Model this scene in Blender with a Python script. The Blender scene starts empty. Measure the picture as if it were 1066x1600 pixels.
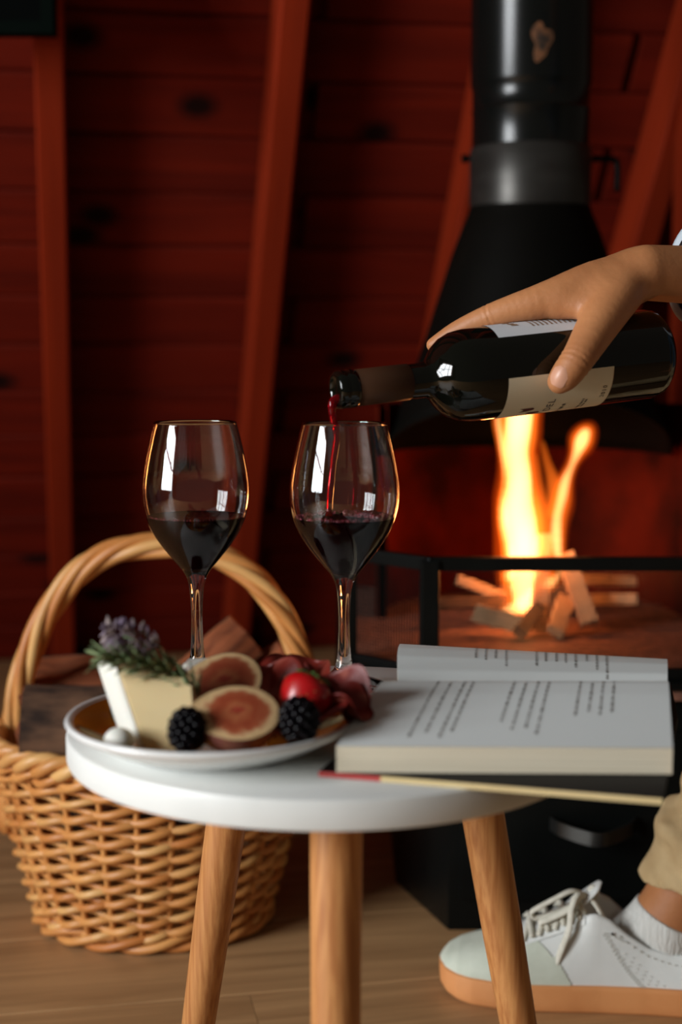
import bpy, bmesh, math, random
import numpy as np
from mathutils import Vector, Matrix
random.seed(7); np.random.seed(7)
SC = bpy.context.scene
COL = SC.collection
R = math.radians
# ------------------------------------------------------------------ camera, world, light, exposure
ZC, PITCH, F = 0.67, R(6.2), 2222.0
cam = bpy.data.cameras.new('camera'); cam_o = bpy.data.objects.new('camera', cam); COL.objects.link(cam_o)
cam_o.location = (0, 0, ZC); cam_o.rotation_euler = (R(90) - PITCH, 0, 0)
cam.sensor_fit = 'VERTICAL'; cam.sensor_height = 36.0; cam.lens = F * 36.0 / 1600
cam.clip_start = 0.02; cam.clip_end = 60
cam.dof.use_dof = True; cam.dof.focus_distance = 1.20; cam.dof.aperture_fstop = 3.4
SC.camera = cam_o
SC.view_settings.view_transform = 'Standard'; SC.view_settings.look = 'None'
SC.view_settings.gamma = 1.0; SC.view_settings.exposure = 0.0
try: SC.view_settings.use_curve_mapping = False
except Exception: pass
W = bpy.data.worlds.new('world'); SC.world = W; W.use_nodes = True
W.node_tree.nodes['Background'].inputs[0].default_value = (1.0, 0.86, 0.70, 1)
W.node_tree.nodes['Background'].inputs[1].default_value = 0.075
WIN = (-2.62, -0.55, 1.30)          # the cabin's window, left of the camera
la = bpy.data.lights.new('window_daylight', 'AREA'); la.shape = 'RECTANGLE'; la.size = 1.70; la.size_y = 1.45
la.energy = 225; la.color = (0.93, 0.97, 1.0)
lo = bpy.data.objects.new('window_daylight', la); COL.objects.link(lo)
lo.location = (WIN[0] - 0.10, WIN[1], WIN[2]); lo.rotation_euler = Vector((-1, 0, 0)).to_track_quat('Z', 'Y').to_euler()
def fire_lamp(x, y, z, e, r):
    l = bpy.data.lights.new('fire_glow', 'POINT'); l.energy = e; l.shadow_soft_size = r; l.color = (1.0, 0.30, 0.07)
    o = bpy.data.objects.new('fire_glow', l); COL.objects.link(o); o.location = (x, y, z)
fire_lamp(0.255, 1.90, 0.42, 1.6, 0.045)

# ------------------------------------------------------------------ helpers
def S(r, g, b):
    f = lambda c: (c / 255 / 12.92) if c / 255 <= 0.04045 else ((c / 255 + 0.055) / 1.055) ** 2.4
    return (f(r), f(g), f(b))
def ray(x, y):
    xc, yc = (x - 533) / F, -(y - 800) / F
    return Vector((xc, math.cos(PITCH) + yc * math.sin(PITCH), -math.sin(PITCH) + yc * math.cos(PITCH)))
def at(x, y, d):
    r = ray(x, y); return Vector((0, 0, ZC)) + r * (d / r.y)
def onz(x, y, z):
    r = ray(x, y); return Vector((0, 0, ZC)) + r * ((z - ZC) / r.z)
WL = {}
def tag(o, label=None, cat=None, group=None, kind=None):
    if label: o['label'] = label
    if cat: o['category'] = cat
    if group: o['group'] = group
    if kind: o['kind'] = kind
    return o
def _link(o, loc, parent, rot=None):
    COL.objects.link(o); WL[o.name] = Vector(loc)
    l = Vector(loc)
    if parent is not None:
        o.parent = parent; l = l - WL[parent.name]
    m = Matrix.Translation(l)
    if rot is not None: m = m @ rot.to_4x4()
    o.matrix_basis = m
    return o
def thing(name, label, cat, loc, group=None, kind=None):
    o = bpy.data.objects.new(name, None); o.empty_display_size = 0.05
    _link(o, loc, None); return tag(o, label, cat, group, kind)
def add(name, geo, mat, parent=None, loc=None, rot=None, smooth=True, bevel=0):
    """geo in world coordinates (or local ones when rot is given)"""
    V, Fc = geo
    V = np.asarray(V, float)
    if loc is None: loc = WL[parent.name] if parent is not None else Vector(V.mean(0))
    loc = Vector(loc)
    if rot is None: V = V - np.array(loc)
    me = bpy.data.meshes.new(name)
    me.from_pydata(V.tolist(), [], [tuple(int(i) for i in f) for f in Fc]); me.validate(); me.update()
    if bevel:
        bm = bmesh.new(); bm.from_mesh(me)
        bmesh.ops.bevel(bm, geom=[e for e in bm.edges if len(e.link_faces) == 2 and e.calc_face_angle(0) > 0.5], offset=bevel, segments=2, affect='EDGES', profile=0.7)
        bm.to_mesh(me); bm.free()
    if smooth:
        me.shade_smooth() if smooth is True else me.shade_smooth()
        if smooth == 'auto': me.set_sharp_from_angle(angle=R(38))
    if mat is not None: me.materials.append(mat)
    o = bpy.data.objects.new(name, me)
    return _link(o, loc, parent, rot)
def merge(gs):
    V, Fc, n = [], [], 0
    for v, f in gs:
        v = np.asarray(v, float); V.append(v); Fc += [tuple(i + n for i in t) for t in f]; n += len(v)
    return np.vstack(V), Fc
def box(c, s, rot=None):
    h = np.array(s) / 2
    V = np.array([[x, y, z] for x in (-1, 1) for y in (-1, 1) for z in (-1, 1)]) * h
    if rot is not None: V = V @ np.array(rot).T
    return V + np.array(c), [(0, 1, 3, 2), (4, 6, 7, 5), (0, 4, 5, 1), (2, 3, 7, 6), (0, 2, 6, 4), (1, 5, 7, 3)]
def frame_z(d):
    d = Vector(d).normalized(); a = Vector((0, 0, 1)) if abs(d.z) < 0.9 else Vector((1, 0, 0))
    x = a.cross(d).normalized(); y = d.cross(x)
    return Matrix((x, y, d)).transposed()
def lathe(prof, n=48, org=(0, 0, 0), rot=None):
    V, Fc, rings = [], [], []
    for r, z in prof:
        if r < 1e-7:
            rings.append([len(V)]); V.append((0, 0, z))
        else:
            rings.append(list(range(len(V), len(V) + n)))
            V += [(r * math.cos(2 * math.pi * k / n), r * math.sin(2 * math.pi * k / n), z) for k in range(n)]
    for a, b in zip(rings, rings[1:]):
        for k in range(n):
            k2 = (k + 1) % n
            if len(a) == 1 and len(b) == 1: continue
            if len(a) == 1: Fc.append((a[0], b[k2], b[k]))
            elif len(b) == 1: Fc.append((a[k], a[k2], b[0]))
            else: Fc.append((a[k], a[k2], b[k2], b[k]))
    V = np.array(V)
    if rot is not None: V = V @ np.array(rot).T
    return V + np.array(org), Fc
def smooth_path(P, n, closed=False):
    P = [np.array(p, float) for p in P]; out = []
    m = len(P); segs = m if closed else m - 1
    for i in range(segs):
        g = lambda j: P[j % m] if closed else P[min(max(j, 0), m - 1)]
        p0, p1, p2, p3 = g(i - 1), g(i), g(i + 1), g(i + 2)
        for k in range(n):
            t = k / n
            out.append(0.5 * ((2 * p1) + (-p0 + p2) * t + (2 * p0 - 5 * p1 + 4 * p2 - p3) * t * t + (-p0 + 3 * p1 - 3 * p2 + p3) * t ** 3))
    if not closed: out.append(P[-1])
    return out
def tube(P, rad, n=8, closed=False, flat=None):
    P = [Vector(p) for p in P]; m = len(P)
    rad = [rad] * m if np.isscalar(rad) else list(rad)
    V, Fc = [], []
    def tan(i):
        if closed: return (P[(i + 1) % m] - P[i - 1]).normalized()
        return (P[min(i + 1, m - 1)] - P[max(i - 1, 0)]).normalized()
    t0 = tan(0); a = Vector((0, 0, 1)) if abs(t0.z) < 0.9 else Vector((1, 0, 0))
    nrm = (a - t0 * a.dot(t0)).normalized()
    for i in range(m):
        t = tan(i); nrm = (nrm - t * nrm.dot(t)).normalized(); b = t.cross(nrm)
        for k in range(n):
            c, s = math.cos(2 * math.pi * k / n), math.sin(2 * math.pi * k / n)
            V.append(P[i] + (nrm * c * (flat or 1) + b * s) * rad[i])
    for i in range(m if closed else m - 1):
        j = (i + 1) % m
        for k in range(n):
            k2 = (k + 1) % n; Fc.append((i * n + k, i * n + k2, j * n + k2, j * n + k))
    if not closed:
        Fc.append(tuple(range(n))[::-1]); Fc.append(tuple(range((m - 1) * n, m * n)))
    return np.array([tuple(v) for v in V]), Fc
def prism(poly, z0, z1):
    n = len(poly); V = [(x, y, z0) for x, y in poly] + [(x, y, z1) for x, y in poly]
    Fc = [tuple(range(n))[::-1], tuple(range(n, 2 * n))] + [(i, (i + 1) % n, n + (i + 1) % n, n + i) for i in range(n)]
    return np.array(V, float), Fc
def grid(nu, nv, fn, closed_v=False):
    V = [tuple(fn(i / (nu - 1), j / (nv - 1 if not closed_v else nv))) for i in range(nu) for j in range(nv)]
    Fc = [(i * nv + j, i * nv + (j + 1) % nv, (i + 1) * nv + (j + 1) % nv, (i + 1) * nv + j) for i in range(nu - 1) for j in range(nv if closed_v else nv - 1)]
    return np.array(V, float), Fc
def surface_nets(D, org, h):
    nx, ny, nz = D.shape; ins = D < 0
    sl = lambda A, i, j, k: A[i:nx - 1 + i, j:ny - 1 + j, k:nz - 1 + k]
    cs = [(i, j, k) for i in (0, 1) for j in (0, 1) for k in (0, 1)]
    cnt = sum(sl(ins, *c).astype(np.int8) for c in cs); act = (cnt > 0) & (cnt < 8)
    ci, cj, ck = np.nonzero(act); P = np.zeros((len(ci), 3)); N = np.zeros(len(ci))
    for a in range(3):
        for c in cs:
            if c[a]: continue
            e = list(c); e[a] = 1
            d0 = D[ci + c[0], cj + c[1], ck + c[2]]; d1 = D[ci + e[0], cj + e[1], ck + e[2]]
            m = (d0 < 0) != (d1 < 0); t = np.where(m, d0 / np.where(m, d0 - d1, 1), 0)
            for ax in range(3): P[:, ax] += np.where(m, c[ax] + (t if ax == a else 0), 0)
            N += m
    P = P / N[:, None] + np.stack([ci, cj, ck], 1)
    idx = np.full(act.shape, -1); idx[ci, cj, ck] = np.arange(len(ci)); Q = []
    for a in range(3):
        b, c = (a + 1) % 3, (a + 2) % 3
        s0 = [slice(None)] * 3; s1 = [slice(None)] * 3; s0[a] = slice(0, -1); s1[a] = slice(1, None)
        i0, i1 = ins[tuple(s0)], ins[tuple(s1)]
        X = np.stack(np.nonzero(i0 != i1), 1)
        X = X[(X[:, b] > 0) & (X[:, c] > 0) & (X[:, b] < D.shape[b] - 1) & (X[:, c] < D.shape[c] - 1)]
        fl = i0[X[:, 0], X[:, 1], X[:, 2]]
        def cell(db, dc):
            Y = X.copy(); Y[:, b] -= db; Y[:, c] -= dc; return idx[Y[:, 0], Y[:, 1], Y[:, 2]]
        q = np.stack([cell(1, 1), cell(0, 1), cell(0, 0), cell(1, 0)], 1)
        q = np.where(fl[:, None], q, q[:, ::-1]); Q.append(q)
    Q = np.vstack(Q); Q = Q[(Q >= 0).all(1)]
    return P * h + np.array(org), Q.tolist()
def sdf_mesh(fn, lo, hi, h):
    lo = np.array(lo, float); n = np.ceil((np.array(hi) - lo) / h).astype(int) + 1
    ax = [lo[i] + h * np.arange(n[i]) for i in range(3)]
    D = fn(*np.meshgrid(*ax, indexing='ij'))
    return surface_nets(D, lo, h)
def caps(X, Y, Z, a, b, ra, rb):
    a, b = np.array(a), np.array(b); ab = b - a; L = max(ab @ ab, 1e-12)
    t = np.clip(((X - a[0]) * ab[0] + (Y - a[1]) * ab[1] + (Z - a[2]) * ab[2]) / L, 0, 1)
    return np.sqrt((X - a[0] - t * ab[0]) ** 2 + (Y - a[1] - t * ab[1]) ** 2 + (Z - a[2] - t * ab[2]) ** 2) - (ra + (rb - ra) * t)
def smin(a, b, k):
    h = np.clip(0.5 + 0.5 * (b - a) / k, 0, 1); return b + (a - b) * h - k * h * (1 - h)
def blob(prims):
    def fn(X, Y, Z):
        d = None
        for a, b, ra, rb, k in prims:
            c = caps(X, Y, Z, a, b, ra, rb); d = c if d is None else smin(d, c, k)
        return d
    return fn
def ellipsoid(c, r, n=16, m=10):
    V, Fc = lathe([(math.sin(math.pi * i / m), -math.cos(math.pi * i / m)) if 0 < i < m else (0, -1 if i == 0 else 1) for i in range(m + 1)], n)
    return V * np.array(r) + np.array(c), Fc
# ---- materials
def _n(nt, t, **kw):
    n = nt.nodes.new(t)
    for k, v in kw.items(): setattr(n, k, v)
    return n
def mat(name, base, base2=None, scale=8, stretch=(1, 1, 1), rough=0.5, metal=0, bump=0, bscale=None, detail=5, lo=0.35, hi=0.65, coat=0, sss=0, trans=0, ior=1.45, spec=0.5, rnd=True, dist=0.0):
    m = bpy.data.materials.new(name); m.use_nodes = True; nt = m.node_tree; b = nt.nodes['Principled BSDF']
    b.inputs['Base Color'].default_value = (*base, 1); b.inputs['Roughness'].default_value = rough; b.inputs['Metallic'].default_value = metal
    b.inputs['Coat Weight'].default_value = coat; b.inputs['Coat Roughness'].default_value = 0.08
    b.inputs['Transmission Weight'].default_value = trans; b.inputs['IOR'].default_value = ior; b.inputs['Specular IOR Level'].default_value = spec
    if sss:
        b.inputs['Subsurface Weight'].default_value = sss; b.inputs['Subsurface Radius'].default_value = (0.012, 0.005, 0.003); b.inputs['Subsurface Scale'].default_value = 0.5
    if base2 is not None or bump:
        tc = _n(nt, 'ShaderNodeTexCoord'); mp = _n(nt, 'ShaderNodeMapping'); mp.inputs['Scale'].default_value = stretch
        src = tc.outputs['Object']
        if rnd:
            oi = _n(nt, 'ShaderNodeObjectInfo'); mu = _n(nt, 'ShaderNodeMath', operation='MULTIPLY'); mu.inputs[1].default_value = 37.0
            ad = _n(nt, 'ShaderNodeVectorMath', operation='ADD')
            nt.links.new(oi.outputs['Random'], mu.inputs[0]); nt.links.new(src, ad.inputs[0]); nt.links.new(mu.outputs[0], ad.inputs[1]); src = ad.outputs[0]
        nt.links.new(src, mp.inputs['Vector'])
        no = _n(nt, 'ShaderNodeTexNoise'); no.inputs['Scale'].default_value = scale; no.inputs['Detail'].default_value = detail; no.inputs['Distortion'].default_value = dist
        nt.links.new(mp.outputs[0], no.inputs['Vector'])
        if base2 is not None:
            cr = _n(nt, 'ShaderNodeValToRGB'); cr.color_ramp.elements[0].position = lo; cr.color_ramp.elements[1].position = hi
            cr.color_ramp.elements[0].color = (*base, 1); cr.color_ramp.elements[1].color = (*base2, 1)
            nt.links.new(no.outputs['Fac'], cr.inputs['Fac']); nt.links.new(cr.outputs[0], b.inputs['Base Color'])
        if bump:
            bu = _n(nt, 'ShaderNodeBump'); bu.inputs['Strength'].default_value = bump; bu.inputs['Distance'].default_value = 0.002
            f = no.outputs['Fac']
            if bscale:
                n2 = _n(nt, 'ShaderNodeTexNoise'); n2.inputs['Scale'].default_value = bscale; n2.inputs['Detail'].default_value = 4
                nt.links.new(mp.outputs[0], n2.inputs['Vector']); f = n2.outputs['Fac']
            nt.links.new(f, bu.inputs['Height']); nt.links.new(bu.outputs[0], b.inputs['Normal'])
    return m
def knotty(name, c1, c2, knot, rough=0.75):
    m = mat(name, c1, c2, scale=3.0, stretch=(0.7, 9, 9), rough=rough, bump=0.25, dist=0.6, lo=0.3, hi=0.7, spec=0.15)
    nt = m.node_tree; b = nt.nodes['Principled BSDF']; cr = [n for n in nt.nodes if n.type == 'VALTORGB'][0]; ad = [n for n in nt.nodes if n.type == 'VECT_MATH'][0]
    mp = _n(nt, 'ShaderNodeMapping'); mp.inputs['Scale'].default_value = (2.4, 3.6, 3.6); nt.links.new(ad.outputs[0], mp.inputs['Vector'])
    vo = _n(nt, 'ShaderNodeTexVoronoi', voronoi_dimensions='2D'); vo.inputs['Scale'].default_value = 1.0; nt.links.new(mp.outputs[0], vo.inputs['Vector'])
    r2 = _n(nt, 'ShaderNodeValToRGB'); r2.color_ramp.elements[0].position = 0.04; r2.color_ramp.elements[1].position = 0.115
    nt.links.new(vo.outputs['Distance'], r2.inputs['Fac'])
    mx = _n(nt, 'ShaderNodeMix', data_type='RGBA'); mx.inputs['A'].default_value = (*knot, 1)
    nt.links.new(r2.outputs[0], mx.inputs['Factor']); nt.links.new(cr.outputs[0], mx.inputs['B']); nt.links.new(mx.outputs['Result'], b.inputs['Base Color'])
    return m
def flame_mat(name, col, st):
    m = bpy.data.materials.new(name); m.use_nodes = True; nt = m.node_tree; nt.nodes.clear()
    o = _n(nt, 'ShaderNodeOutputMaterial'); e = _n(nt, 'ShaderNodeEmission'); e.inputs[0].default_value = (*col, 1); e.inputs[1].default_value = st
    nt.links.new(e.outputs[0], o.inputs['Volume']); return m
RED1, RED2, KNOT = (0.165, 0.0105, 0.0022), (0.095, 0.0058, 0.0014), (0.012, 0.002, 0.001)
m_wall = knotty('red_stained_pine', RED1, RED2, KNOT)
m_rafter = mat('rafter_wood', (0.26, 0.022, 0.004), (0.20, 0.016, 0.003), scale=3, stretch=(9, 9, 0.7), rough=0.7, bump=0.2, spec=0.15)
m_floor = mat('oak_floor', S(192, 150, 104), S(150, 112, 74), scale=3.2, stretch=(1.0, 14, 14), rough=0.42, bump=0.12, dist=0.8, lo=0.25, hi=0.75)
m_plain = mat('plain_cream_plaster', (0.30, 0.24, 0.19), rough=0.8)
m_winframe = mat('window_frame_wood', (0.25, 0.12, 0.06), (0.18, 0.08, 0.04), scale=4, stretch=(6, 6, 1), rough=0.5)
m_steel = mat('black_stove_steel', (0.0028, 0.0034, 0.0032), (0.004, 0.0046, 0.0042), scale=14, rough=0.33, bump=0.04, spec=0.16)
m_pipe = mat('black_enamel_pipe', (0.003, 0.0038, 0.0034), (0.0045, 0.005, 0.0045), scale=6, rough=0.22, bump=0.03, spec=0.42)
m_sleeve = mat('grey_steel_sleeve', (0.05, 0.047, 0.042), (0.035, 0.032, 0.028), scale=10, stretch=(1, 1, 4), rough=0.36, metal=0.6)
m_hood = mat('black_hood_steel', (0.0028, 0.0026, 0.002), (0.004, 0.0034, 0.0026), scale=7, rough=0.55, spec=0.05)
m_fbrick = mat('sooty_firebox_clay', (0.10, 0.0075, 0.002), (0.022, 0.0035, 0.0015), scale=7, spec=0.04, rough=0.9, bump=0.5, bscale=40)
m_hearth = mat('red_hearth_grit', (0.24, 0.10, 0.06), (0.10, 0.042, 0.028), scale=60, rough=0.9, bump=0.8)
m_white = mat('white_table_lacquer', (0.70, 0.71, 0.68), (0.66, 0.67, 0.64), scale=20, rough=0.38)
m_leg = mat('beech_leg', S(196, 138, 82), S(166, 106, 58), scale=6, stretch=(45, 45, 1.0), rough=0.48, bump=0.06)
m_glass = mat('clear_glass', (1, 1, 1), rough=0.0, trans=1.0, ior=1.47)
m_wine = mat('red_wine', (0.006, 0.0003, 0.0006), rough=0.03, spec=0.03)
m_foam = mat('wine_froth', (0.22, 0.03, 0.045), rough=0.25, trans=0.3)
m_pour = mat('pouring_wine', (0.45, 0.003, 0.012), rough=0.02, trans=0.85, ior=1.34)
m_bottle = mat('dark_bottle_glass', (0.002, 0.0024, 0.0015), rough=0.04, spec=0.45, coat=0.2)
m_foil = mat('brown_foil_capsule', (0.062, 0.027, 0.013), (0.050, 0.021, 0.010), scale=5, stretch=(1, 1, 8), rough=0.45, metal=0.15, spec=0.25)
m_label = mat('cream_paper_label', (0.74, 0.65, 0.46), (0.70, 0.61, 0.43), scale=40, rough=0.75)
m_label2 = mat('white_back_label', (0.62, 0.64, 0.66), rough=0.75)
m_ink = mat('dark_ink', (0.03, 0.02, 0.018), rough=0.7)
m_inkred = mat('oxblood_ink', (0.10, 0.012, 0.012), rough=0.7)
m_inkbr = mat('bronze_ink', (0.26, 0.15, 0.08), rough=0.6)
m_skin = mat('skin', (0.46, 0.192, 0.074), (0.38, 0.150, 0.056), scale=18, rough=0.52, bump=0.15, bscale=260, sss=0.12)
m_nail = mat('finger_nail', (0.54, 0.27, 0.17), rough=0.38)
m_hair = mat('dark_hair', (0.03, 0.018, 0.012), rough=0.5)
m_denim = mat('dark_denim', (0.03, 0.05, 0.075), (0.045, 0.07, 0.10), scale=90, rough=0.85, bump=0.3)
m_cuff = mat('pale_cuff_edge', (0.45, 0.5, 0.55), rough=0.85)
m_khaki = mat('khaki_cotton', S(198, 172, 128), S(184, 156, 112), scale=30, rough=0.85, bump=0.25, bscale=220)
m_sock = mat('white_rib_sock', (0.66, 0.66, 0.62), (0.58, 0.58, 0.54), scale=420, stretch=(1, 1, 0.012), rough=0.9, bump=0.9, detail=1)
m_leather = mat('white_leather', (0.72, 0.74, 0.71), (0.68, 0.70, 0.67), scale=30, rough=0.45, bump=0.1, bscale=200)
m_suede = mat('pale_mint_suede', (0.58, 0.62, 0.52), (0.53, 0.57, 0.47), scale=60, rough=0.85, bump=0.25)
m_gum = mat('gum_rubber_sole', S(216, 148, 92), S(200, 130, 76), scale=14, rough=0.55)
m_lace = mat('cream_lace', (0.70, 0.68, 0.58), (0.62, 0.60, 0.50), scale=160, rough=0.9)
m_stitch = mat('grey_stitch', (0.50, 0.50, 0.43), rough=0.9)
m_wick = mat('honey_willow', S(222, 160, 92), S(190, 118, 58), scale=9, rough=0.42, bump=0.15, bscale=60)
m_wick2 = mat('pale_willow', S(226, 176, 110), S(196, 130, 68), scale=9, rough=0.40, bump=0.15, bscale=60)
m_split = mat('split_red_wood', (0.29, 0.088, 0.036), (0.12, 0.036, 0.017), scale=5, stretch=(1.0, 14, 14), spec=0.15, rough=0.85, bump=0.5)
m_bark = mat('dark_bark', (0.17, 0.085, 0.045), (0.024, 0.011, 0.006), scale=34, stretch=(0.45, 1, 1), rough=0.9, bump=1.0)
m_kind = mat('pale_kindling', (0.52, 0.33, 0.17), (0.38, 0.22, 0.11), scale=6, stretch=(1, 14, 14), rough=0.75, bump=0.2)
m_char = mat('charred_wood', (0.03, 0.02, 0.015), (0.10, 0.05, 0.025), scale=30, rough=0.9, bump=0.6)
m_plate = mat('white_ceramic', (0.74, 0.74, 0.72), rough=0.16, coat=0.3)
m_cheese = mat('ivory_cheese', (0.72, 0.57, 0.31), (0.68, 0.52, 0.27), scale=22, rough=0.5, sss=0.15)
m_rind = mat('white_cheese_rind', (0.70, 0.69, 0.62), rough=0.6, sss=0.1)
m_figskin = mat('fig_skin', (0.15, 0.045, 0.042), (0.30, 0.12, 0.05), scale=10, stretch=(3, 3, 0.6), rough=0.42, lo=0.4, hi=0.75)
m_black = mat('blackberry_skin', (0.0025, 0.002, 0.003), rough=0.18, spec=0.14)
m_straw = mat('strawberry_red', (0.40, 0.004, 0.006), (0.30, 0.003, 0.004), scale=20, rough=0.3, coat=0.2)
m_seed = mat('straw_seed', (0.34, 0.12, 0.03), rough=0.5)
m_green = mat('leaf_green', (0.10, 0.20, 0.045), (0.05, 0.11, 0.03), scale=12, rough=0.55)
m_rose = mat('rosemary_green', (0.09, 0.15, 0.06), (0.22, 0.27, 0.12), scale=30, rough=0.6)
m_twig = mat('twig', (0.30, 0.20, 0.11), rough=0.8)
m_lav = mat('lavender_purple', (0.19, 0.14, 0.21), (0.27, 0.21, 0.18), scale=90, rough=0.85)
m_salami = mat('salami_meat', (0.16, 0.014, 0.010), (0.30, 0.075, 0.05), scale=60, rough=0.4, lo=0.52, hi=0.66, spec=0.3)
m_ham = mat('cured_ham', (0.19, 0.020, 0.013), (0.29, 0.065, 0.042), scale=14, stretch=(1, 5, 1), rough=0.35, lo=0.5, hi=0.7, spec=0.3)
m_page = mat('book_paper', (0.70, 0.735, 0.72), (0.67, 0.70, 0.68), scale=5, rough=0.75)
m_block = mat('page_edges', (0.70, 0.62, 0.47), (0.60, 0.52, 0.38), scale=6, stretch=(1, 1, 220), rough=0.85, bump=0.3)
m_cover = mat('black_cover', (0.006, 0.005, 0.0055), rough=0.6, spec=0.2)
m_cred = mat('red_cover_edge', (0.36, 0.035, 0.03), rough=0.55)
m_cbeige = mat('beige_cover_edge', (0.62, 0.48, 0.24), (0.56, 0.42, 0.2), scale=30, rough=0.6)
m_print = mat('faded_print', (0.16, 0.14, 0.12), rough=0.8)
m_dark = mat('dark_panel', (0.0015, 0.002, 0.0018), rough=0.7, spec=0.02)
m_dframe = mat('dark_green_frame', (0.002, 0.004, 0.003), rough=0.8, spec=0.02)
def plate_mat():
    m = mat('painted_plate_face', (1, 1, 1), rough=0.16, coat=0.3); nt = m.node_tree; b = nt.nodes['Principled BSDF']; L = nt.links.new
    tc = _n(nt, 'ShaderNodeTexCoord'); sx = _n(nt, 'ShaderNodeSeparateXYZ'); L(tc.outputs['Object'], sx.inputs[0])
    def mth(op, a, b2=None, c=None):
        n = _n(nt, 'ShaderNodeMath', operation=op)
        for i, v in enumerate((a, b2, c)):
            if v is None: continue
            if isinstance(v, (int, float)): n.inputs[i].default_value = v
            else: L(v, n.inputs[i])
        return n.outputs[0]
    x, y = sx.outputs[0], sx.outputs[1]
    r = mth('SQRT', mth('ADD', mth('MULTIPLY', x, x), mth('MULTIPLY', y, y))); th = mth('ARCTAN2', y, x)
    no = _n(nt, 'ShaderNodeTexNoise'); no.inputs['Scale'].default_value = 45; L(tc.outputs['Object'], no.inputs['Vector'])
    wob = mth('MULTIPLY', mth('SUBTRACT', no.outputs['Fac'], 0.5), 0.35)
    leaf = mth('ADD', mth('MULTIPLY', mth('SINE', mth('MULTIPLY_ADD', th, 8.0, mth('MULTIPLY_ADD', r, 60.0, 1.2))), 0.5), wob)
    prof = mth('SUBTRACT', leaf, mth('MULTIPLY', mth('ABSOLUTE', mth('SUBTRACT', r, 0.073)), 22.0))
    cr = _n(nt, 'ShaderNodeValToRGB'); cr.color_ramp.interpolation = 'CONSTANT'; e = cr.color_ramp.elements
    e[0].position = 0; e[0].color = (0.60, 0.20, 0.018, 1); e[1].position = 0.06; e[1].color = (0.02, 0.025, 0.02, 1)
    k = e.new(0.13); k.color = (0.62, 0.52, 0.28, 1)
    L(prof, cr.inputs['Fac'])
    veins = mth('GREATER_THAN', mth('SINE', mth('MULTIPLY_ADD', th, 90.0, mth('MULTIPLY', r, 500.0))), 0.90)
    mx = _n(nt, 'ShaderNodeMix', data_type='RGBA'); mx.inputs['B'].default_value = (0.10, 0.10, 0.06, 1)
    L(mth('MULTIPLY', veins, mth('GREATER_THAN', prof, 0.13)), mx.inputs['Factor']); L(cr.outputs[0], mx.inputs['A'])
    L(mx.outputs['Result'], b.inputs['Base Color']); return m
def fig_mat():
    m = mat('fig_flesh', (1, 1, 1), rough=0.4, sss=0.1); nt = m.node_tree; b = nt.nodes['Principled BSDF']; L = nt.links.new
    tc = _n(nt, 'ShaderNodeTexCoord'); ln = _n(nt, 'ShaderNodeVectorMath', operation='LENGTH'); L(tc.outputs['Object'], ln.inputs[0])
    no = _n(nt, 'ShaderNodeTexNoise'); no.inputs['Scale'].default_value = 120; L(tc.outputs['Object'], no.inputs['Vector'])
    a = _n(nt, 'ShaderNodeMath', operation='MULTIPLY_ADD'); a.inputs[1].default_value = 1 / 0.0275; L(ln.outputs['Value'], a.inputs[0])
    s = _n(nt, 'ShaderNodeMath', operation='MULTIPLY_ADD'); s.inputs[1].default_value = 0.46; s.inputs[2].default_value = -0.23; L(no.outputs['Fac'], s.inputs[0]); L(s.outputs[0], a.inputs[2])
    cr = _n(nt, 'ShaderNodeValToRGB'); e = cr.color_ramp.elements
    e[0].position = 0.05; e[0].color = (0.30, 0.035, 0.02, 1); e[1].position = 0.97; e[1].color = (0.50, 0.33, 0.16, 1)
    for p, c in ((0.22, (0.38, 0.115, 0.045)), (0.45, (0.28, 0.05, 0.02)), (0.66, (0.33, 0.085, 0.035)), (0.79, (0.60, 0.40, 0.20))):
        k = e.new(p); k.color = (*c, 1)
    L(a.outputs[0], cr.inputs['Fac']); L(cr.outputs[0], b.inputs['Base Color']); return m
m_plateface = plate_mat(); m_fig = fig_mat()

# ------------------------------------------------------------------ the setting
PHI, ALP = R(11), R(55)
E1 = Vector((math.cos(PHI), math.sin(PHI), 0)); NV = Vector((math.sin(PHI), -math.cos(PHI), 0))
SV = (NV * math.cos(ALP) + Vector((0, 0, 1)) * math.sin(ALP)).normalized()
NW = E1.cross(SV).normalized()                      # wall normal, towards the room
O = Vector((0, 3.25, 0))
MW = Matrix((E1, SV, NW)).transposed()              # local x along the boards, y up the slope, z out of the wall
wall = add('wall_back', box((0, 1.5, -0.045), (4.6, 3.4, 0.05)), m_wall, None, O, MW, smooth=False); tag(wall, kind='structure')
WL['wall_back'] = O
def on_wall(t, s, n): return O + E1 * t + SV * s + NW * n
def plank_mesh(name, L, w, th, bev, m):
    V, Fc = box((0, 0, 0), (L, w, th)); me = bpy.data.meshes.new(name); me.from_pydata(V.tolist(), [], Fc)
    bm = bmesh.new(); bm.from_mesh(me); bmesh.ops.bevel(bm, geom=[e for e in bm.edges if e.calc_length() > L * 0.9], offset=bev, segments=1, affect='EDGES'); bm.to_mesh(me); bm.free()
    me.materials.append(m); return me
def child_obj(name, me, parent_rot, parent, loc, rot):
    """part of a rotated parent: local matrix from world one"""
    o = bpy.data.objects.new(name, me); COL.objects.link(o); o.parent = parent
    pm = Matrix.Translation(WL[parent.name]) @ parent_rot.to_4x4()
    o.matrix_basis = pm.inverted() @ (Matrix.Translation(loc) @ rot.to_4x4()); return o
pm = plank_mesh('plank', 2.28, 0.1035, 0.022, 0.005, m_wall)
for i in range(30):
    for j, t in enumerate((-1.15, 1.15)):
        tilt = Matrix.Rotation(R(random.uniform(-0.5, 0.9)), 3, 'X')
        child_obj('plank', pm, MW, wall, on_wall(t + (0.35 if i % 2 else -0.2), 0.05 + 0.106 * i, -0.011 + random.uniform(-0.0015, 0.0015)), MW @ tilt)
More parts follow.
